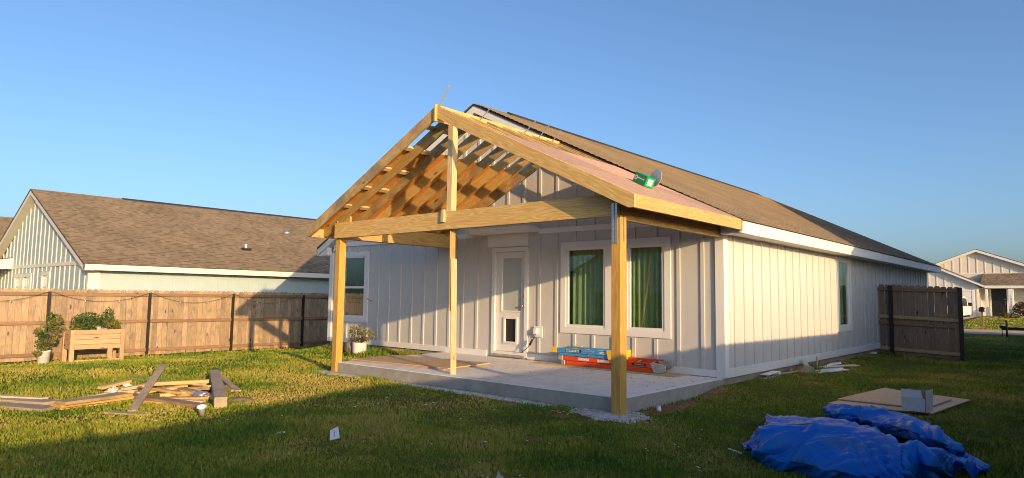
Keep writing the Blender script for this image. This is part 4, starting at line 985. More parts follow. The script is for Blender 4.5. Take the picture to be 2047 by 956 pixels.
prism('top_cap', [(-1.96, z-.02), (-1.72, z-.02), (-1.70, z+.20), (-2.00, z+.18)], LY-.045, LY+.32, M['yellow'], L2, 'xz', bevel=.006); prism('foot', [(-3.20, z+.055), (-3.10, z+.055), (-3.10, z+.17), (-3.23, z+.18)], LY-.025, LY+.025, M['yellow'], L2, 'xz'); box('rear_foot', (-2.92, LY+.24, z+.181), (-2.72, LY+.29, z+.205), M['yellow'], L2, .004)
box('warning_label', (-2.90, LY-.0216, z+.085), (-2.55, LY-.0201, z+.145), M['ink'], L2)
for r in range(2):
    for k in range(9): box('label_print', (-2.885+k*.034, LY-.0226, z+.092+r*.028), (-2.862+k*.034, LY-.0217, z+.110+r*.028), M['paper'], L2)
board('spreader', (-2.50, LY-.026, z+.12), (-2.27, LY-.026, z+.13), .016, .008, M['alu'], L2); board('spreader', (-2.27, LY-.026, z+.13), (-2.42, LY-.026, z+.03), .016, .008, M['alu'], L2)
bpv = [(-2.17, z+.115), (-2.12, z+.138), (-2.0, z+.138), (-1.965, z+.115), (-2.0, z+.092), (-2.12, z+.092)]
prism('brand_plate', bpv, LY-.0216, LY-.0201, M['paper'], L2, 'xz'); text_mesh('brand_lettering', 'WERNER', .030, M['ink'], (-2.065, LY-.0222, z+.115), (math.pi/2, 0, 0), L2)
L2.scale.z = .82; L2.location.z = .02+.19*.82
# plywood sheets on the slab
for k, (dx, rot, zz) in enumerate(((0, 0, .004), (.06, .02, .024))):
    c = Vector((-5.02+dx, -2.05, zz)); a = Vector((math.cos(.10+rot), math.sin(.10+rot), 0)); b = Vector((-a.y, a.x, 0))
    vs = [c+a*s*1.18+b*t*.60+Vector((0, 0, h)) for h in (0, .016) for s, t in ((-1, -1), (1, -1), (1, 1), (-1, 1))]
    o = solid('plywood_sheet', vs, M['ply'], None, a, (0, 0, 1), .002); tag(o, ('lower plywood sheet lying flat on the patio slab', 'upper plywood sheet stacked askew on another on the patio')[k], 'plywood', 'plywood sheets lying on the patio')

# ------------------------------------------------------------------ scrap lumber heap
def scrap(a, ha, b, hb, w, t, mat, label, name='lumber_offcut', flat=True, cat='lumber'):
    p0 = gp(a[0], a[1], ha+t/2); p1 = gp(b[0], b[1], hb+t/2)
    d = (p1-p0).normalized(); side = d.cross(Vector((0, 0, 1))).normalized()
    o = board(name, p0, p1, t if flat else w, w if flat else t, M[mat], None, up=(0, 0, 1), bevel=.003); tag(o, label, cat, 'scrap lumber dumped on the lawn'); return o
scrap((326, 730), .36, (264, 822), 0, .10, .022, 'grey_wood', 'grey weathered board crossing over the top of the lumber heap')
scrap((428, 748), .0, (441, 806), .0, .15, .145, 'grey_wood', 'thick grey square timber with pale sawn end lying by the heap', 'timber')
scrap((293, 768), .12, (418, 762), .14, .10, .05, 'pine', 'long yellow stud along the back of the heap')
scrap((262, 756), .06, (340, 763), .04, .12, .03, 'grey_wood', 'flat grey board at the back of the heap with a yellow edge')
scrap((200, 776), .05, (258, 762), .09, .10, .04, 'pine', 'yellow offcut with black mark at the heap end')
scrap((212, 783), .0, (300, 772), .06, .20, .04, 'grey_wood', 'wide greyish board under the left end of the heap')
scrap((235, 782), .05, (272, 783), .05, .09, .045, 'stud', 'short pale stud block in the middle of the heap')
scrap((312, 770), .06, (392, 784), .05, .10, .04, 'pine_old', 'stained board lying diagonal in the heap centre')
scrap((318, 790), .02, (400, 783), .03, .14, .045, 'pine', 'pale yellow plank low in the heap')
scrap((360, 767), .09, (420, 772), .10, .06, .02, 'stud', 'thin pale strip near the thick timber')
scrap((352, 792), .0, (412, 786), .0, .10, .05, 'brown_wood', 'reddish-brown offcut low in the heap')
scrap((258, 790), .03, (405, 812), .0, .16, .04, 'brown_wood', 'long brown-edged plank angled at the front of the heap')
scrap((290, 798), .0, (420, 796), .0, .10, .04, 'pine', 'yellow scrap under the front of the heap')
scrap((110, 815), .0, (258, 797), .0, .26, .04, 'pine', 'wide yellow plank, lowest of the small stack')
scrap((112, 811), .041, (257, 793), .041, .25, .04, 'pine', 'wide yellow plank, second in the small stack')
scrap((120, 806), .082, (255, 788), .082, .22, .04, 'pine_old', 'stained yellow plank, topmost of the small stack')
scrap((140, 800), .0, (232, 783), .03, .05, .02, 'stud', 'thin yellow lath behind the small plank stack')
scrap((-40, 808), .0, (102, 818), .0, .24, .04, 'grey_wood', 'wide grey weathered plank nearest the yellow stack')
scrap((-40, 796), .0, (105, 806), .02, .22, .045, 'grey_wood', 'grey weathered plank with splintered brown end')
scrap((-40, 790), .04, (90, 797), .045, .10, .03, 'stud', 'pale narrow board lying on the grey planks')
scrap((213, 824), .0, (292, 829), .0, .10, .02, 'grey_wood', 'thin grey slat lying alone in the grass')
scrap((440, 752), .06, (476, 782), .0, .09, .03, 'grey_wood', 'short grey slat propped against the thick timber')
scrap((446, 772), .0, (470, 781), .0, .12, .03, 'grey_wood', 'flat grey offcut beside the thick timber')
scrap((380, 776), .05, (423, 776), .06, .14, .04, 'pine_old', 'orange-stained block wedged under the timber')
scrap((330, 778), .07, (372, 770), .09, .09, .04, 'pine', 'short yellow block on top of the heap')
scrap((398, 790), .0, (424, 795), .0, .10, .05, 'stud', 'small pale cube offcut by the timber end')
for k, (a, ha, b, hb, w_, t_, m_, lb) in enumerate((
    ((246, 778), .10, (318, 765), .12, .09, .038, 'stud', 'pale stud lying crosswise near the top of the heap'),
    ((270, 786), .05, (352, 775), .08, .14, .03, 'ply', 'tan plywood strip in the heap centre'),
    ((300, 776), .10, (360, 786), .06, .07, .035, 'pine', 'narrow yellow batten angled across the heap'),
    ((228, 790), .0, (300, 784), .02, .12, .04, 'stud', 'pale offcut sticking from under the heap'),
    ((340, 800), .0, (408, 803), .0, .09, .03, 'stud', 'pale narrow offcut in the grass before the heap'),
    ((365, 782), .05, (418, 790), .02, .10, .04, 'pine_old', 'orange-brown stained stub by the timber'),
    ((268, 800), .0, (330, 806), .0, .10, .03, 'pine', 'short yellow board half hidden in the grass'),
    ((330, 765), .11, (410, 768), .12, .06, .03, 'ply', 'thin tan strip on the back of the heap'))): scrap(a, ha, b, hb, w_, t_, m_, lb)
# wrappers in the heap
def crumple(name, loc, r, mat, seed, label, cat):
    bm = bmesh.new(); bmesh.ops.create_icosphere(bm, subdivisions=3, radius=1)
    for v in bm.verts:
        k = .75+.6*mnoise.noise(v.co*2.2+Vector((seed, seed*.7, 0))); v.co = Vector((v.co.x*r[0]*k, v.co.y*r[1]*k, max(-.2, v.co.z)*r[2]*k))
    me = bpy.data.meshes.new(name); bm.to_mesh(me); bm.free(); me.materials.append(mat); o = addobj(name, me, loc); return tag(o, label, cat)
crumple('wrapper', gp(400, 789, .05), (.16, .10, .06), M['galv'], 2, 'crumpled silver wrapper beside the lumber heap timber', 'wrapper')
crumple('plastic_bag', gp(226, 782, .09), (.10, .08, .07), M['card'], 5, 'crumpled grey plastic bag in the lumber heap', 'bag')
crumple('paper_scrap', gp(254, 771, .10), (.09, .06, .05), M['paper'], 7, 'crumpled white paper on the lumber heap', 'paper')
cp = gp(404, 832)
cup = lathe('paper_cup', [(.0, .0), (.032, .0), (.050, .125), (.054, .128), (.047, .125), (.030, .01)], cp+Vector((0, 0, .0)), M['paper'], None, 16); cup.rotation_euler = (.25, .35, 0); tag(cup, 'white paper cup standing in the grass at the shade edge', 'cup')

# ------------------------------------------------------------------ papers on the lawn
def card(name, corners, mat, label, cat, th=.004):
    vs = [Vector(c) for c in corners]; n = (vs[1]-vs[0]).cross(vs[2]-vs[0]).normalized()*th
    o = solid(name, vs+[v+n for v in vs], mat, None, None, None, 0)
    bm = bmesh.new(); bm.from_mesh(o.data); bmesh.ops.recalc_face_normals(bm, faces=bm.faces[:]); bm.to_mesh(o.data); bm.free()
    return tag(o, label, cat)
def lawn(px, py, h=0.0): return gp(px, py, h)
A, B, C_, D_ = lawn(659, 881, .02), lawn(679, 876, .03), lawn(676, 853, .10), lawn(660, 861, .08)
pc = empty('paper_tag', A, 'white printed card lying tilted in the shaded grass', 'card')
crd = card('card', (A, B, C_, D_), M['paper'], None, None); crd.parent = pc; crd.location = crd.location-pc.location
nrm_ = (B-A).cross(D_-A).normalized(); nrm_ = nrm_ if nrm_.dot(CAM-A) > 0 else -nrm_
for k, (u, v, du, dv) in enumerate(((.42, .20, .10, .045), (.44, .30, .10, .05), (.40, .40, .12, .045), (.45, .49, .10, .05), (.41, .58, .12, .045), (.43, .70, .14, .03), (.43, .77, .14, .03))):
    def Q(a, b): return A+(B-A)*a+(D_-A)*b+(C_-B-(D_-A))*(a*b)+nrm_*.0065
    m_ = mesh('printed_mark', [Q(u, v)-A, Q(u+du, v)-A, Q(u+du, v+dv)-A, Q(u, v+dv)-A], [(0, 1, 2, 3)], M['ink']); o = addobj('printed_mark', m_, A, pc)
A2 = lawn(990, 962, .0); card('paper_scrap', (A2, lawn(1013, 962, .0), lawn(1000, 948, .06), lawn(996, 940, .10)), M['paper'], 'folded white paper corner poking from the shaded lawn', 'paper')
card('paper_scrap', (lawn(554, 867, .01), lawn(570, 866, .01), lawn(570, 863, .02), lawn(555, 864, .02)), M['paper'], 'thin white sliver lying in the shaded grass', 'paper')
card('paper_scrap', (lawn(1455, 898, .01), lawn(1482, 908, .01), lawn(1483, 906, .015), lawn(1456, 896, .015)), M['paper'], 'thin white strip on the lawn beside the blue tarp', 'paper')
pv = gp(1316, 818, .03); pvp = tube('pvc_pipe', [pv+Vector((.05, -.07, 0)), pv+Vector((-.04, .08, .01))], .03, M['white'], None, 12, cap=True); tag(pvp, 'short white plastic pipe stub beside the patio corner', 'pipe')

# ------------------------------------------------------------------ plywood and box on the right lawn
def sheet_px(name, pts, zt, th, mat, label):
    vs = [gp(px, py, zt) for px, py in pts]; zz = max(v.z for v in vs)
    vs = [Vector((v.x, v.y, zz)) for v in vs]
    a = (vs[1]-vs[0]).normalized()
    o = solid(name, vs+[v+Vector((0, 0, th)) for v in vs], mat, None, a, (0, 0, 1), 0)
    bm = bmesh.new(); bm.from_mesh(o.data); bmesh.ops.recalc_face_normals(bm, faces=bm.faces[:]); bm.to_mesh(o.data); bm.free(); return tag(o, label, 'plywood', 'plywood sheets lying on the lawn')
sheet_px('plywood_sheet', ((1655, 808), (1862, 829), (1940, 801), (1765, 778)), .03, .014, M['ply'], 'lower plywood sheet lying on the grass under the white carton')
sheet_px('plywood_sheet', ((1674, 799), (1850, 818), (1902, 800), (1768, 777)), .052, .014, M['ply'], 'smaller plywood sheet on top of another on the lawn')
bc = gp(1826, 822, .07)
cb = empty('cardboard_box', bc, 'open white cardboard box standing on the plywood on the lawn', 'box')
_vr = bc-CAM; ba = Vector((_vr.y, -_vr.x, 0)).normalized(); ba = ba*math.cos(-.34)+Vector((-ba.y, ba.x, 0))*math.sin(-.34); bb = Vector((-ba.y, ba.x, 0))
def bq(u, v, z): return bc+ba*u+bb*v+Vector((0, 0, z))
def panel(name, pts, mat, th=.004):
    vs = [Vector(p) for p in pts]; n = (vs[1]-vs[0]).cross(vs[2]-vs[0]).normalized()*th
    o = solid(name, vs+[v+n for v in vs], mat, cb, None, None, 0); bm = bmesh.new(); bm.from_mesh(o.data); bmesh.ops.recalc_face_normals(bm, faces=bm.faces[:]); bm.to_mesh(o.data); bm.free(); return o
panel('front_panel', (bq(-.135, 0, 0), bq(.135, 0, 0), bq(.135, 0, .165), bq(-.135, 0, .165)), M['card'])
panel('front_flap', (bq(-.135, 0, .166), bq(.115, 0, .166), bq(.085, .02, .265), bq(-.145, .02, .265)), M['card'])
panel('back_panel', (bq(-.135, .24, 0), bq(.135, .24, 0), bq(.135, .24, .255), bq(-.135, .24, .255)), M['cardin'])
panel('left_panel', (bq(-.137, .004, 0), bq(-.137, .236, 0), bq(-.137, .236, .255), bq(-.137, .004, .19)), M['cardin'])
panel('right_panel', (bq(.141, .0, 0), bq(.141, .24, 0), bq(.146, .24, .27), bq(.146, 0.0, .27)), M['card'])
for k in range(4): panel('printed_line', (bq(.1515, .04, .20+k*.014), bq(.1515, .20, .20+k*.014), bq(.1515, .20, .205+k*.014), bq(.1515, .04, .205+k*.014)), M['label'], .001)
panel('printed_line', (bq(.1495, .09, .06), bq(.1495, .15, .06), bq(.1495, .15, .10), bq(.1495, .09, .10)), M['label'], .001)
panel('floor_panel', (bq(-.134, .006, .004), bq(.134, .006, .004), bq(.134, .234, .004), bq(-.134, .234, .004)), M['cardin'])

# ------------------------------------------------------------------ scrap siding heap by the side wall
def gpx(px, py, h=0.0): 
    v = gp(px, py, h); v.x = max(v.x, .12); return v
def sliver(px0, py0, h0, px1, py1, h1, w, t, mat, label, name='metal_scrap', up=(0, 0, 1), cat='scrap'):
    a = gpx(px0, py0, h0); b = gpx(px1, py1, h1); o = board(name, a, b, t, w, M[mat], None, up=up, bevel=.0015); return tag(o, label, cat, 'siding scraps by the side wall')
sliver(1508, 748, .06, 1546, 742, .08, .14, .012, 'trim', 'pale trim board lying against the foundation', 'trim_scrap')
sliver(1506, 755, .0, 1534, 752, .0, .12, .02, 'white', 'short cream trim piece in the grass by the foundation', 'trim_scrap')
sliver(1541, 742, .07, 1552, 752, .01, .12, .008, 'galv', 'bent galvanised flashing piece by the wall', 'flashing')
sliver(1552, 748, .02, 1595, 742, .03, .08, .02, 'brown_wood', 'brown wooden stick in the siding scrap heap', 'stick')
sliver(1566, 735, .03, 1592, 733, .05, .12, .05, 'rock', 'dark brown perforated strip against the wall', 'strip')
vs4 = [gpx(1592, 738, .0), gpx(1610, 736, .0), gpx(1607, 716, .22), gpx(1591, 714, .24)]
card('vinyl_scrap', vs4, M['white'], 'bent cream vinyl panel standing up in the scrap heap', 'scrap', .004)
card('vinyl_scrap', [gpx(1592, 745, .0), gpx(1622, 748, .0), gpx(1612, 730, .14), gpx(1594, 732, .14)], M['grey_wood'], 'dark curled panel at the front of the scrap heap', 'scrap', .004)
card('vinyl_scrap', [gpx(1612, 744, .02), gpx(1634, 748, .0), gpx(1626, 734, .14), gpx(1610, 730, .16)], M['trim'], 'white folded vinyl piece leaning in the scrap heap', 'scrap', .004)
sliver(1622, 746, .0, 1690, 739, .02, .16, .014, 'trim', 'long white trim length lying in the grass', 'trim_scrap')
sliver(1626, 742, .03, 1676, 737, .03, .10, .012, 'stud', 'cream board under the white trim length', 'trim_scrap')
st_ = sliver(1634, 739, .0, 1633, 710, .40, .055, .02, 'trim', 'white trim stake standing upright by the side wall', 'trim_scrap', up=(1, 0, 0))
card('vinyl_scrap', [gpx(1556, 742, .02), gpx(1600, 738, .02), gpx(1600, 732, .07), gpx(1558, 736, .07)], M['brown_wood'], 'brown torn backing strip behind the scrap heap', 'scrap', .01)
card('vinyl_scrap', [gpx(1640, 746, .01), gpx(1688, 741, .01), gpx(1684, 735, .06), gpx(1642, 738, .08)], M['white'], 'cream tilted siding piece at the heap end', 'scrap', .006)
card('vinyl_scrap', [gpx(1645, 733, .03), gpx(1682, 728, .03), gpx(1680, 724, .06), gpx(1660, 726, .08)], M['trim'], 'white curled strip behind the striped soffit', 'scrap', .006)
vm = empty('vent_soffit', gpx(1670, 733, .02), 'grey and white striped vented soffit strip lying in the grass', 'scrap')
va = gpx(1640, 735, .02); vb = gpx(1713, 731, .02)
board('backing', va, vb, .012, .16, M['galv'], vm, bevel=0)
for k in range(12):
    p = va.lerp(vb, (k+.3)/12); q = va.lerp(vb, (k+.7)/12); board('slat', p+Vector((0, 0, .014)), q+Vector((0, 0, .014)), .012, .155, M['trim'], vm, bevel=0)
crumple('paper_scrap', gpx(1736, 706, .03), (.10, .08, .05), M['paper'], 9, 'white crumpled paper by the foundation near the dark fence', 'paper')
crumple('rock', gpx(1678, 724, .04), (.09, .08, .08), M['rock'], 4, 'tan lump of broken foam by the side wall', 'rubble')

# ------------------------------------------------------------------ street things: truck, mailbox, trailer, shrub
tr = empty('pickup_truck', (0, 0, 0), 'white pickup truck parked in the driveway behind the dark fence', 'truck')
tw = gp(1940, 646); TZ = gz(tw.x, tw.y)+.02
ty = 43.6; tx0 = on(1936, 610, 'y', ty+4.2).x-2.0    # rear faces us
def T(x, y, z): return (tx0+x, ty+y, TZ+z)
def tbox(n, lo, hi, m, bev=.04, par=None): return box(n, T(*lo), T(*hi), M[m], par or tr, bev)
_b = prism('body', [(0.0, .55), (0, 1.05), (.02, 1.12), (1.98, 1.12), (2.0, 1.05), (2.0, .55), (1.8, .45), (.2, .45)], 0, 5.5, M['carwhite'], tr, 'xz', bevel=.03)
_b.location += Vector(T(0, 0, 0))
_b = prism('cab', [(1.9, 1.1), (5.0, 1.1), (4.2, 1.78), (3.7, 1.86), (2.4, 1.86), (2.05, 1.75)], .1, 1.9, M['carwhite'], tr, 'yz', bevel=.05); _b.location += Vector(T(0, 0, 0))
_b = prism('side_glass', [(2.25, 1.16), (4.55, 1.16), (4.05, 1.7), (2.4, 1.74)], 1.895, 1.905, M['fdoor'], tr, 'yz'); _b.location += Vector(T(0, 0, 0))
_b = prism('rear_glass', [(.35, 1.2), (1.65, 1.2), (1.55, 1.72), (.45, 1.72)], 1.86, 1.95, M['fdoor'], tr, 'xz'); _b.location += Vector(T(0, 0, 0))
tbox('tail_light', (.0, -.02, .75), (.14, .03, 1.08), 'orange', .01); tbox('tail_light', (1.86, -.02, .75), (2.0, .03, 1.08), 'orange', .01); tbox('rear_bumper', (.08, -.15, .48), (1.92, -.01, .68), 'chrome', .03)
tbox('mirror', (1.99, 4.0, 1.18), (2.26, 4.14, 1.42), 'fdoor', .03); tbox('mirror', (-.26, 4.0, 1.18), (.01, 4.14, 1.42), 'fdoor', .03); tbox('door_handle', (1.985, 2.9, 1.0), (2.02, 3.06, 1.04), 'fdoor', .005); tbox('door_handle', (1.985, 2.2, 1.0), (2.02, 2.36, 1.04), 'fdoor', .005)
for wx in (.02, 1.70):
    for wy in (1.05, 4.45):
        wh = lathe('tyre', [(.2, 0), (.36, 0), (.40, .04), (.40, .24), (.36, .28), (.2, .28)], T(wx, wy, .40), M['tyre'], tr, 24); wh.rotation_euler = (0, math.pi/2, 0)
        rm = lathe('rim', [(.0, .02), (.2, .02), (.2, .26), (0, .26)], T(wx, wy, .40), M['chrome'], tr, 16); rm.rotation_euler = (0, math.pi/2, 0)
mbp = gp(1965, 664)
mb = empty('mailbox', mbp, 'black mailbox on a thin post across the street', 'mailbox')
box('post', (mbp.x-.035, mbp.y-.035, mbp.z-.05), (mbp.x+.035, mbp.y+.035, mbp.z+.95), M['rail'], mb)
n = 10; prof = [(-.10, 0), (.10, 0)]+[(.10*math.cos(t), .13+.10*math.sin(t)) for t in [math.pi*i/n for i in range(n+1)]]
o = prism('box_body', [(mbp.x+a, mbp.z+.95+b) for a, b in prof], mbp.y-.22, mbp.y+.25, M['fdoor'], mb, 'xz'); box('flag', (mbp.x+.101, mbp.y-.1, mbp.z+1.0), (mbp.x+.115, mbp.y+.12, mbp.z+1.06), M['label'], mb)
tj = gp(2016, 673)
tl = empty('utility_trailer', tj, 'dark utility trailer with its coupling and jack by the street', 'trailer')
def tt(px, py): return on(px, py, 'y', tj.y)
a0 = tt(2002, 657); a1 = tt(2047, 661)
ax = Vector((1, 0, 0)); tz0 = a0.z
box('tongue', (a0.x, tj.y-.05, tz0-.06), (a0.x+3.0, tj.y+.05, tz0+.07), M['blackp'], tl, .01); box('coupler', (a0.x-.06, tj.y-.06, tz0+.0), (a0.x+.16, tj.y+.06, tz0+.12), M['blackp'], tl, .03)
jx = tt(2013, 660).x
tube('jack', [(jx, tj.y-.09, tj.z), (jx, tj.y-.09, tz0+.35)], .035, M['blackp'], tl, 8); tube('jack_handle', [(jx, tj.y-.09, tz0+.35), (jx-.05, tj.y-.09, tz0+.36), (jx-.25, tj.y-.09, tz0+.36), (jx-.27, tj.y-.09, tz0+.42)], .012, M['blackp'], tl, 6); tube('safety_chain', [(jx-.17, tj.y, tz0-.05), (jx-.15, tj.y-.02, tj.z+.05)], .014, M['blackp'], tl, 5)
box('bed', (a0.x+1.35, tj.y-.8, tz0-.02), (a0.x+4.8, tj.y+.8, tz0+.12), M['rail'], tl)
for k in range(2):
    box('side_board', (a0.x+1.35, tj.y-.8, tz0+.16+k*.15), (a0.x+4.8, tj.y-.76, tz0+.26+k*.15), M['rail'], tl)
wh = lathe('wheel', [(0.0, 0), (.3, 0), (.33, .03), (.33, .18), (.3, .2), (0, .2)], (a0.x+3.2, tj.y-.85, tj.z+.33), M['tyre'], tl, 20); wh.rotation_euler = (math.pi/2, 0, 0)
sh = empty('garden_shrub', (.4, FY-.7, FZ), 'reddish-green shrub beside the far porch column', 'shrub')
leaf_cloud('foliage', (.55, FY-.7, FZ+.62), (.75, .5, .55), 900, .09, M['leaf_r'], sh, 21); leaf_cloud('foliage', (-.35, FY-.8, FZ+.15), (.7, .4, .25), 400, .08, M['leaf_y'], sh, 22); stems(sh, (.5, FY-.7, FZ-.05), 6, .8, .5, 23)

# ------------------------------------------------------------------ dirt and dust by the slab
def patch(name, pts, mat, label, seed, h=.006):
    c = sum((Vector(p) for p in pts), Vector())/len(pts); vs = []; K = 5; n = len(pts)*K
    ring_ = []
    for i in range(len(pts)):
        a = Vector(pts[i]); b = Vector(pts[(i+1) % len(pts)])
        for k in range(K):
            p = a.lerp(b, k/K); d_ = (p-c); p = c+d_*(1+.28*mnoise.noise((p.x*5+seed, p.y*5, 0))); ring_.append(p)
    vs = [Vector((c.x, c.y, gz(c.x, c.y)+h+.02))]
    for f_, hh in ((.6, .018), (1.0, -.012)):
        for p in ring_:
            q = c+(p-c)*f_; vs.append(Vector((q.x, q.y, gz(q.x, q.y)+h+hh+.01*mnoise.noise((q.x*6, q.y*6, seed)))))
    fs = [(0, 1+i, 1+(i+1) % n) for i in range(n)]+[(1+i, 1+n+i, 1+n+(i+1) % n, 1+(i+1) % n) for i in range(n)]
    o = addobj(name, mesh(name, vs, fs, mat, True), (0, 0, 0)); return tag(o, label, kind='stuff')
PATCH = []
def pat(name, pts, mat, label, seed):
    PATCH.append([(p[0], p[1]) for p in pts]); patch(name, [Vector((p[0], p[1], 0)) for p in pts], mat, label, seed)
pat('concrete_dust', [(-.75, -3.02), (-.55, -3.38), (-.1, -3.62), (.38, -3.5), (.5, -3.2), (.30, -2.85), (.05, -2.7), (-.1, -3.0)], M['dust'], 'white concrete crumbs around the foot of the right post', 1)
pat('dirt_patch', [(.03, -2.75), (.35, -2.75), (.38, -2.2), (.26, -1.4), (.03, -1.2)], M['dirt'], 'orange dirt along the right edge of the slab', 2)
pat('dirt_patch', [(.03, -1.0), (.2, -1.0), (.16, -.2), (.03, -.2)], M['dirt'], 'thin orange dirt strip at the slab end by the house', 6)
pat('concrete_dust', [(-6.7, -3.02), (-6.6, -3.3), (-6.0, -3.35), (-5.2, -3.22), (-5.3, -3.09), (-6.2, -3.12)], M['dust'], 'pale concrete crumbs around the foot of the left post', 3)
pat('dirt_patch', [(-4.6, -3.09), (-4.6, -3.2), (-2.9, -3.24), (-1.0, -3.25), (-1.0, -3.04), (-2.9, -3.06)], M['dust'], 'pale crumbly dirt along the front edge of the slab', 4)
sp = [gp(452, 806), gp(520, 804), gp(500, 795), gp(455, 796)]
pat('sawdust', [(p.x, p.y) for p in sp], M['sawdust'], 'pale sawdust in the grass by the timber end', 5)
for i, (a, b, w_) in enumerate(((1120, 833, 26), (1015, 808, 26), (1060, 880, 20))):
    q = [gp(a-w_, b), gp(a, b+4), gp(a+w_, b), gp(a, b-4)]; pat('dirt_patch', [(p.x, p.y) for p in q], M['dirt'], ('bare reddish dirt patch in the shaded lawn below the slab', 'bare dirt patch close to the slab front', 'small bare dirt patch in mid lawn')[i], 20+i)

# ------------------------------------------------------------------ tarp: small cloth relaxation over a lumpy form
def vnoise(x, y, s, seed):
    xs = np.floor(x*s).astype(int); ys_ = np.floor(y*s).astype(int); fx_ = x*s-xs; fy_ = y*s-ys_
    def h(a, b): 
        v = np.sin(a*127.1+b*311.7+seed*74.7)*43758.5453; return v-np.floor(v)
    fx_ = fx_*fx_*(3-2*fx_); fy_ = fy_*fy_*(3-2*fy_)
    return (h(xs, ys_)*(1-fx_)+h(xs+1, ys_)*fx_)*(1-fy_)+(h(xs, ys_+1)*(1-fx_)+h(xs+1, ys_+1)*fx_)*fy_
def tarp():
    """crumpled tarp: overlapping folded sheets, each a smooth grid through measured fold lines, with crease noise"""
    F = [[(1516, 862, .0), (1530, 853, .09), (1600, 848, .13), (1690, 851, .14), (1760, 868, .15), (1802, 890, .13)],
         [(1509, 876, -.03), (1526, 868, .06), (1600, 862, .115), (1690, 867, .12), (1760, 884, .12), (1802, 904, .10)],
         [(1501, 893, -.09), (1524, 896, -.02), (1600, 893, .03), (1690, 903, .05), (1762, 915, .04), (1804, 930, .03)],
         [(1503, 906, -.15), (1530, 921, -.12), (1600, 926, -.08), (1690, 941, -.05), (1765, 950, -.05), (1808, 960, -.06)],
         [(1508, 914, -.195), (1540, 937, -.195), (1605, 950, -.195), (1690, 975, -.195), (1770, 985, -.195), (1818, 990, -.195)]]
    T = [[(1516, 862, -.005), (1530, 853, .085), (1600, 848, .125), (1690, 851, .135), (1760, 868, .145), (1802, 890, .125)],
         [(1522, 851, -.04), (1545, 846, .03), (1608, 844, .05), (1660, 846, .06), (1705, 851, .07), (1765, 868, .09)],
         [(1530, 838, -.04), (1546, 833, .02), (1604, 833, .05), (1634, 837, .02), (1690, 846, .03), (1750, 862, .05)],
         [(1534, 836, -.195), (1552, 836, -.16), (1604, 838, -.12), (1640, 840, -.15), (1690, 850, -.12), (1750, 868, -.10)]]
    B = [[(1648, 823, -.195), (1660, 818, -.13), (1720, 817, -.10), (1790, 827, -.10), (1852, 846, -.10), (1893, 872, -.12), (1918, 896, -.19)],
         [(1649, 826, -.10), (1663, 817, .0), (1720, 817, .05), (1790, 830, .06), (1852, 852, .06), (1893, 881, .02), (1920, 904, -.08)],
         [(1655, 835, -.13), (1670, 831, -.05), (1722, 834, .0), (1790, 849, .02), (1850, 871, .02), (1896, 898, -.03), (1925, 914, -.12)],
         [(1662, 843, -.195), (1682, 846, -.16), (1725, 853, -.12), (1785, 869, -.10), (1842, 888, -.10), (1892, 910, -.13), (1930, 922, -.19)]]
    C2 = [[(1765, 870, .11), (1800, 886, .13), (1822, 879, .145), (1850, 892, .10), (1885, 897, .05), (1902, 906, -.02)],
          [(1770, 900, .06), (1806, 906, .10), (1834, 903, .085), (1858, 915, .075), (1890, 920, .0), (1905, 928, -.08)],
          [(1780, 940, -.03), (1814, 943, .0), (1842, 944, -.05), (1862, 943, -.02), (1893, 945, -.09), (1908, 948, -.15)],
          [(1790, 990, -.195), (1820, 984, -.195), (1848, 979, -.195), (1872, 968, -.195), (1900, 962, -.195), (1914, 958, -.195)]]
    E2 = [[(1893, 895, -.06), (1920, 903, -.10), (1945, 911, -.12), (1968, 925, -.16), (1988, 938, -.195)],
          [(1898, 915, -.05), (1924, 921, -.05), (1944, 921, -.10), (1962, 931, -.10), (1982, 941, -.17)],
          [(1905, 946, -.18), (1928, 936, -.10), (1947, 957, -.195), (1962, 940, -.11), (1979, 951, -.195)]]
    L2 = [[(1483, 887, -.18), (1499, 878, -.12), (1514, 866, -.04)], [(1488, 894, -.16), (1502, 890, -.10), (1512, 880, -.05)], [(1487, 899, -.195), (1499, 905, -.195), (1508, 910, -.195)]]
    def cr(P_, m):
        """Catmull-Rom along axis 0"""
        k = P_.shape[0]; Q = np.concatenate([2*P_[:1]-P_[1:2], P_, 2*P_[-1:]-P_[-2:-1]], 0); t = np.linspace(0, k-1, m); i = np.minimum(t.astype(int), k-2); f = (t-i).reshape(-1, *([1]*(P_.ndim-1)))
        a_, b_, c_, d_ = Q[i], Q[i+1], Q[i+2], Q[i+3]
        return .5*(2*b_+(c_-a_)*f+(2*a_-5*b_+4*c_-d_)*f**2+(3*b_-a_-3*c_+d_)*f**3)
    rr = np.random.default_rng(3); allv = []; allf = []; base = 0
    tri = lambda q: np.abs((q % 1)-.5)*2-.5
    for pi, (g, nu, nv, am) in enumerate(((F, 130, 90, 1.0), (T, 120, 50, .8), (B, 130, 60, 1.0), (C2, 90, 70, 1.25), (E2, 60, 40, 1.0), (L2, 30, 26, .7))):
        G = np.array([[tuple(on(px, py, 'z', z)) for px, py, z in row] for row in g])
        P_ = cr(G, nv); P_ = np.swapaxes(cr(np.swapaxes(P_, 0, 1), nu), 0, 1)
        du = np.gradient(P_, axis=1); dv = np.gradient(P_, axis=0); nn = np.cross(du, dv); nn /= np.linalg.norm(nn, axis=-1, keepdims=True)+1e-9
        nn = np.where((nn[..., 2:3] < 0), -nn, nn)
        lu = np.cumsum(np.linalg.norm(du, axis=-1), axis=1); lv = np.cumsum(np.linalg.norm(dv, axis=-1), axis=0); D = np.zeros(lu.shape)
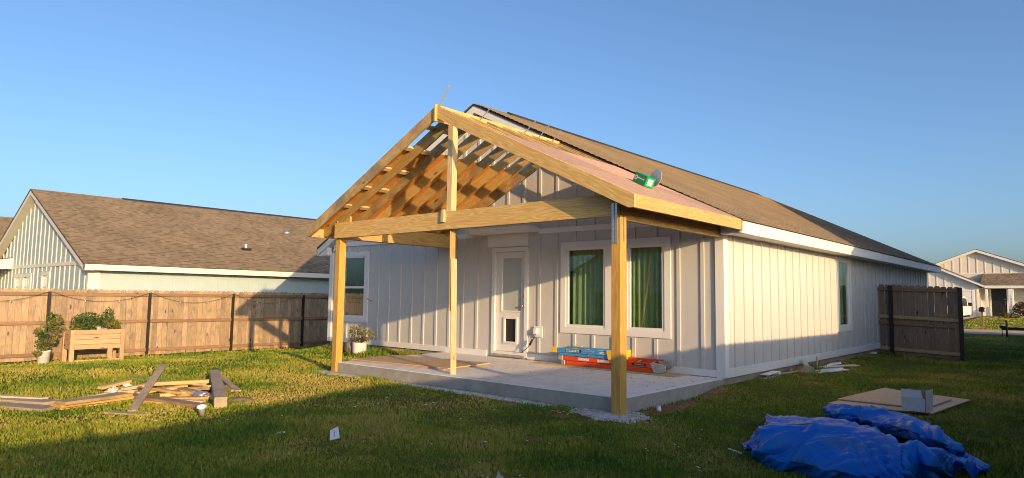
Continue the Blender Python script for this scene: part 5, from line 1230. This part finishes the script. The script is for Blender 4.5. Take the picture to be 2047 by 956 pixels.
        for q, (k_, a_) in enumerate(((.9, .07), (1.4, .06), (2.2, .060), (3.4, .048), (5.2, .032), (8.0, .019), (13., .010), (20., .005))):
            an = rr.uniform(0, np.pi); w_ = 1.3*(vnoise(lu, lv, 2.0, q+pi*9)-.5)+.5*(vnoise(lu, lv, 5.0, q+30+pi)-.5); mk = np.clip((vnoise(lu, lv, 1.6, q+60+pi*5)-.35)*2.6, 0, 1)*np.clip(np.minimum(np.arange(nv), np.arange(nv)[::-1])/(.12*nv), .15, 1)[:, None]
            D += a_*am*mk*tri((lu*np.cos(an)+lv*np.sin(an))*k_+w_+rr.uniform())
        P_ = P_+nn*D[..., None]; P_[..., 2] = np.maximum(P_[..., 2], -.196)
        allv.append(P_.reshape(-1, 3))
        idx = np.arange(nu*nv).reshape(nv, nu)+base
        allf.append(np.stack([idx[:-1, :-1], idx[:-1, 1:], idx[1:, 1:], idx[1:, :-1]], -1).reshape(-1, 4)); base += nu*nv
    V3 = np.concatenate(allv); FF = np.concatenate(allf); c0 = Vector((V3[:, 0].mean(), V3[:, 1].mean(), -.2))
    me = mesh('tarp', [Vector(v)-c0 for v in V3], [tuple(int(i) for i in f) for f in FF], M['tarp'], True)
    tag(addobj('tarp', me, c0), 'crumpled bright blue tarp heaped on the lawn', 'tarp')
    return np.array([(on(px, py, 'z', -.2).x, on(px, py, 'z', -.2).y) for px, py in ((1490, 898), (1540, 937), (1605, 950), (1690, 975), (1770, 985), (1818, 990), (1900, 962), (1980, 945), (1925, 900), (1890, 870), (1850, 846), (1790, 828), (1720, 820), (1652, 826), (1640, 842), (1560, 842), (1520, 858))])
tarp_outline = tarp()

# wood chips and grit: on the slab, and small pale litter on the lawn
def chips(name, pts, size, mat, label, seed):
    rr = np.random.default_rng(seed); vs = []; fs = []
    for (x, y, z) in pts:
        a = rr.uniform(0, 6.28); L_, w_ = size*rr.uniform(.4, 1.6), size*rr.uniform(.25, .6); h_ = size*rr.uniform(.1, .4); ca, sa = math.cos(a), math.sin(a); k = len(vs)
        for hz in (0, h_):
            for su, sv in ((-1, -1), (1, -1), (1, 1), (-1, 1)): vs.append((x+ca*su*L_-sa*sv*w_, y+sa*su*L_+ca*sv*w_, z+hz))
        fs += [tuple(k+i for i in f) for f in BF]
    o = addobj(name, mesh(name, vs, fs, mat), (0, 0, 0)); return tag(o, label, kind='stuff')
_q = np.random.default_rng(17)
chips('wood_chips', [(x, y, .001) for x, y in zip(_q.normal(-2.2, 1.6, 230).clip(-5.9, -.1), _q.normal(-1.3, .8, 230).clip(-2.95, -.1))], .008, M['brown_wood'], 'small brown wood chips scattered on the slab', 1)
chips('sawdust_crumbs', [(x, y, .001) for x, y in zip(_q.normal(-1.0, .9, 90).clip(-5.9, -.1), _q.normal(-.9, .6, 90).clip(-2.9, -.08))], .010, M['rock'], 'dark leaf crumbs on the slab near the ladders', 2)
_l = [(x, y) for x, y in zip(_q.uniform(-4.5, 2.5, 60), _q.uniform(-7.5, -3.3, 60))]
chips('lawn_litter', [(x, y, gz(x, y)+.025) for x, y in _l], .013, M['paper'], 'tiny pale litter and chips strewn on the shaded lawn', 3)
_l = [(-.1+_q.normal(0, .35), -3.3+_q.normal(0, .18)) for _ in range(160)]
chips('concrete_crumbs', [(x, y, gz(x, y)+.015) for x, y in _l], .016, M['dust'], 'loose concrete crumbs by the right post', 4)

# ------------------------------------------------------------------ grass blades
def inpoly(x, y, poly):
    x = np.asarray(x); y = np.asarray(y); inside = np.zeros(x.shape, bool); n = len(poly); j = n-1
    for i in range(n):
        xi, yi = poly[i]; xj, yj = poly[j]
        c = ((yi > y) != (yj > y)) & (x < (xj-xi)*(y-yi)/(yj-yi+1e-12)+xi); inside ^= c; j = i
    return inside
def grass():
    NB = 640000
    # distance from camera with density falling off; azimuth window a little wider than the lens
    r = np.exp(NR.uniform(math.log(4.0), math.log(34.0), NB)); 
    az = YAW+np.radians(NR.uniform(-47, 47, NB))      # angle from +y towards -x
    x = CAM.x-np.sin(az)*r; y = CAM.y+np.cos(az)*r
    keep = ~((x > -11.07) & (x < .04) & (y > -.03) & (y < 17.05)) & (x > -15.74) & (y < 25.1)
    keep &= ~inpoly(x, y, [(-6.05, -3.03), (0.0, -2.98), (0.0, 0), (-6.45, 0)])
    keep &= ~((x > 5.7))
    for pp_ in PATCH: keep &= ~(inpoly(x, y, pp_) & (NR.uniform(size=NB) < .85))
    keep &= ~inpoly(x, y, [tuple(v) for v in tarp_outline])
    for px4 in (((1655, 808), (1862, 829), (1940, 801), (1765, 778)),):
        keep &= ~inpoly(x, y, [(gp(*p).x, gp(*p).y) for p in px4])
    bare = vnoise(x, y, .9, 1)*.6+vnoise(x, y, 2.7, 2)*.4
    bare = bare+.22*np.clip(1.25-np.hypot((x+2.3)*.62, y+4.9)/2.0, 0, 1)
    keep &= NR.uniform(size=NB) < np.clip(1.35-1.5*np.clip(bare-.35, 0, 1), .22, 1)
    x = x[keep]; y = y[keep]; r = r[keep]; bare = bare[keep]
    xf = NR.uniform(-2.2, 9, 26000); yf = NR.uniform(28.2, 49.0, 26000); ok = ~((xf < -1.9)); xf = xf[ok]; yf = yf[ok]
    xv = NR.uniform(-3, 9, 9000); yv = NR.uniform(22.5, 25.15, 9000)
    x = np.concatenate([x, xf, xv]); y = np.concatenate([y, yf, yv]); r = np.hypot(x-CAM.x, y-CAM.y); bare = np.concatenate([bare, np.full(len(xf)+len(xv), .3)]); n = len(x)
    z = np.array([gz(a, b) for a, b in zip(x, y)])
    lush = vnoise(x, y, .5, 5)*.5+vnoise(x, y, 1.6, 6)*.5
    near_wall = np.exp(-np.maximum(0, np.minimum(np.abs(x-XF), np.where((x > -11) & (x < 0), np.abs(y), 9)))/.35)
    h = (.026+.05*np.clip(lush-.3, 0, 1)+.14*np.clip(lush-.62, 0, 1)+.05*near_wall)*NR.uniform(.6, 1.35, n)*np.where(bare > .6, .65, 1)
    wd = (.0022+.00036*r)*NR.uniform(.7, 1.3, n)
    a = NR.uniform(0, 2*np.pi, n); lean = NR.uniform(.15, .95, n)*h; la = NR.uniform(0, 2*np.pi, n)
    dx = np.cos(a)*wd; dy = np.sin(a)*wd; lx = np.cos(la)*lean; ly = np.sin(la)*lean
    co = np.empty((n, 5, 3), np.float32)
    co[:, 0] = np.stack([x-dx, y-dy, z-.012], -1); co[:, 1] = np.stack([x+dx, y+dy, z-.012], -1)
    co[:, 2] = np.stack([x+dx*.75+lx*.4, y+dy*.75+ly*.4, z+h*.62], -1); co[:, 3] = np.stack([x-dx*.75+lx*.4, y-dy*.75+ly*.4, z+h*.62], -1)
    co[:, 4] = np.stack([x+lx, y+ly, z+h], -1)
    me = bpy.data.meshes.new('lawn_grass'); me.vertices.add(n*5); me.vertices.foreach_set('co', co.ravel())
    base = (np.arange(n)*5)[:, None]
    q = base+np.array([0, 1, 2, 3]); t = base+np.array([3, 2, 4])
    loops = np.concatenate([q, t], 1).ravel(); me.loops.add(len(loops)); me.loops.foreach_set('vertex_index', loops)
    ls_ = (np.arange(n)*7)[:, None]+np.array([0, 4]); me.polygons.add(n*2); me.polygons.foreach_set('loop_start', ls_.ravel())
    me.update(calc_edges=True); me.validate()
    me.materials.append(M['grass']); o = addobj('lawn_grass', me, (0, 0, 0)); tag(o, 'short uneven green and straw-coloured lawn grass', 'grass', kind='stuff')
grass()
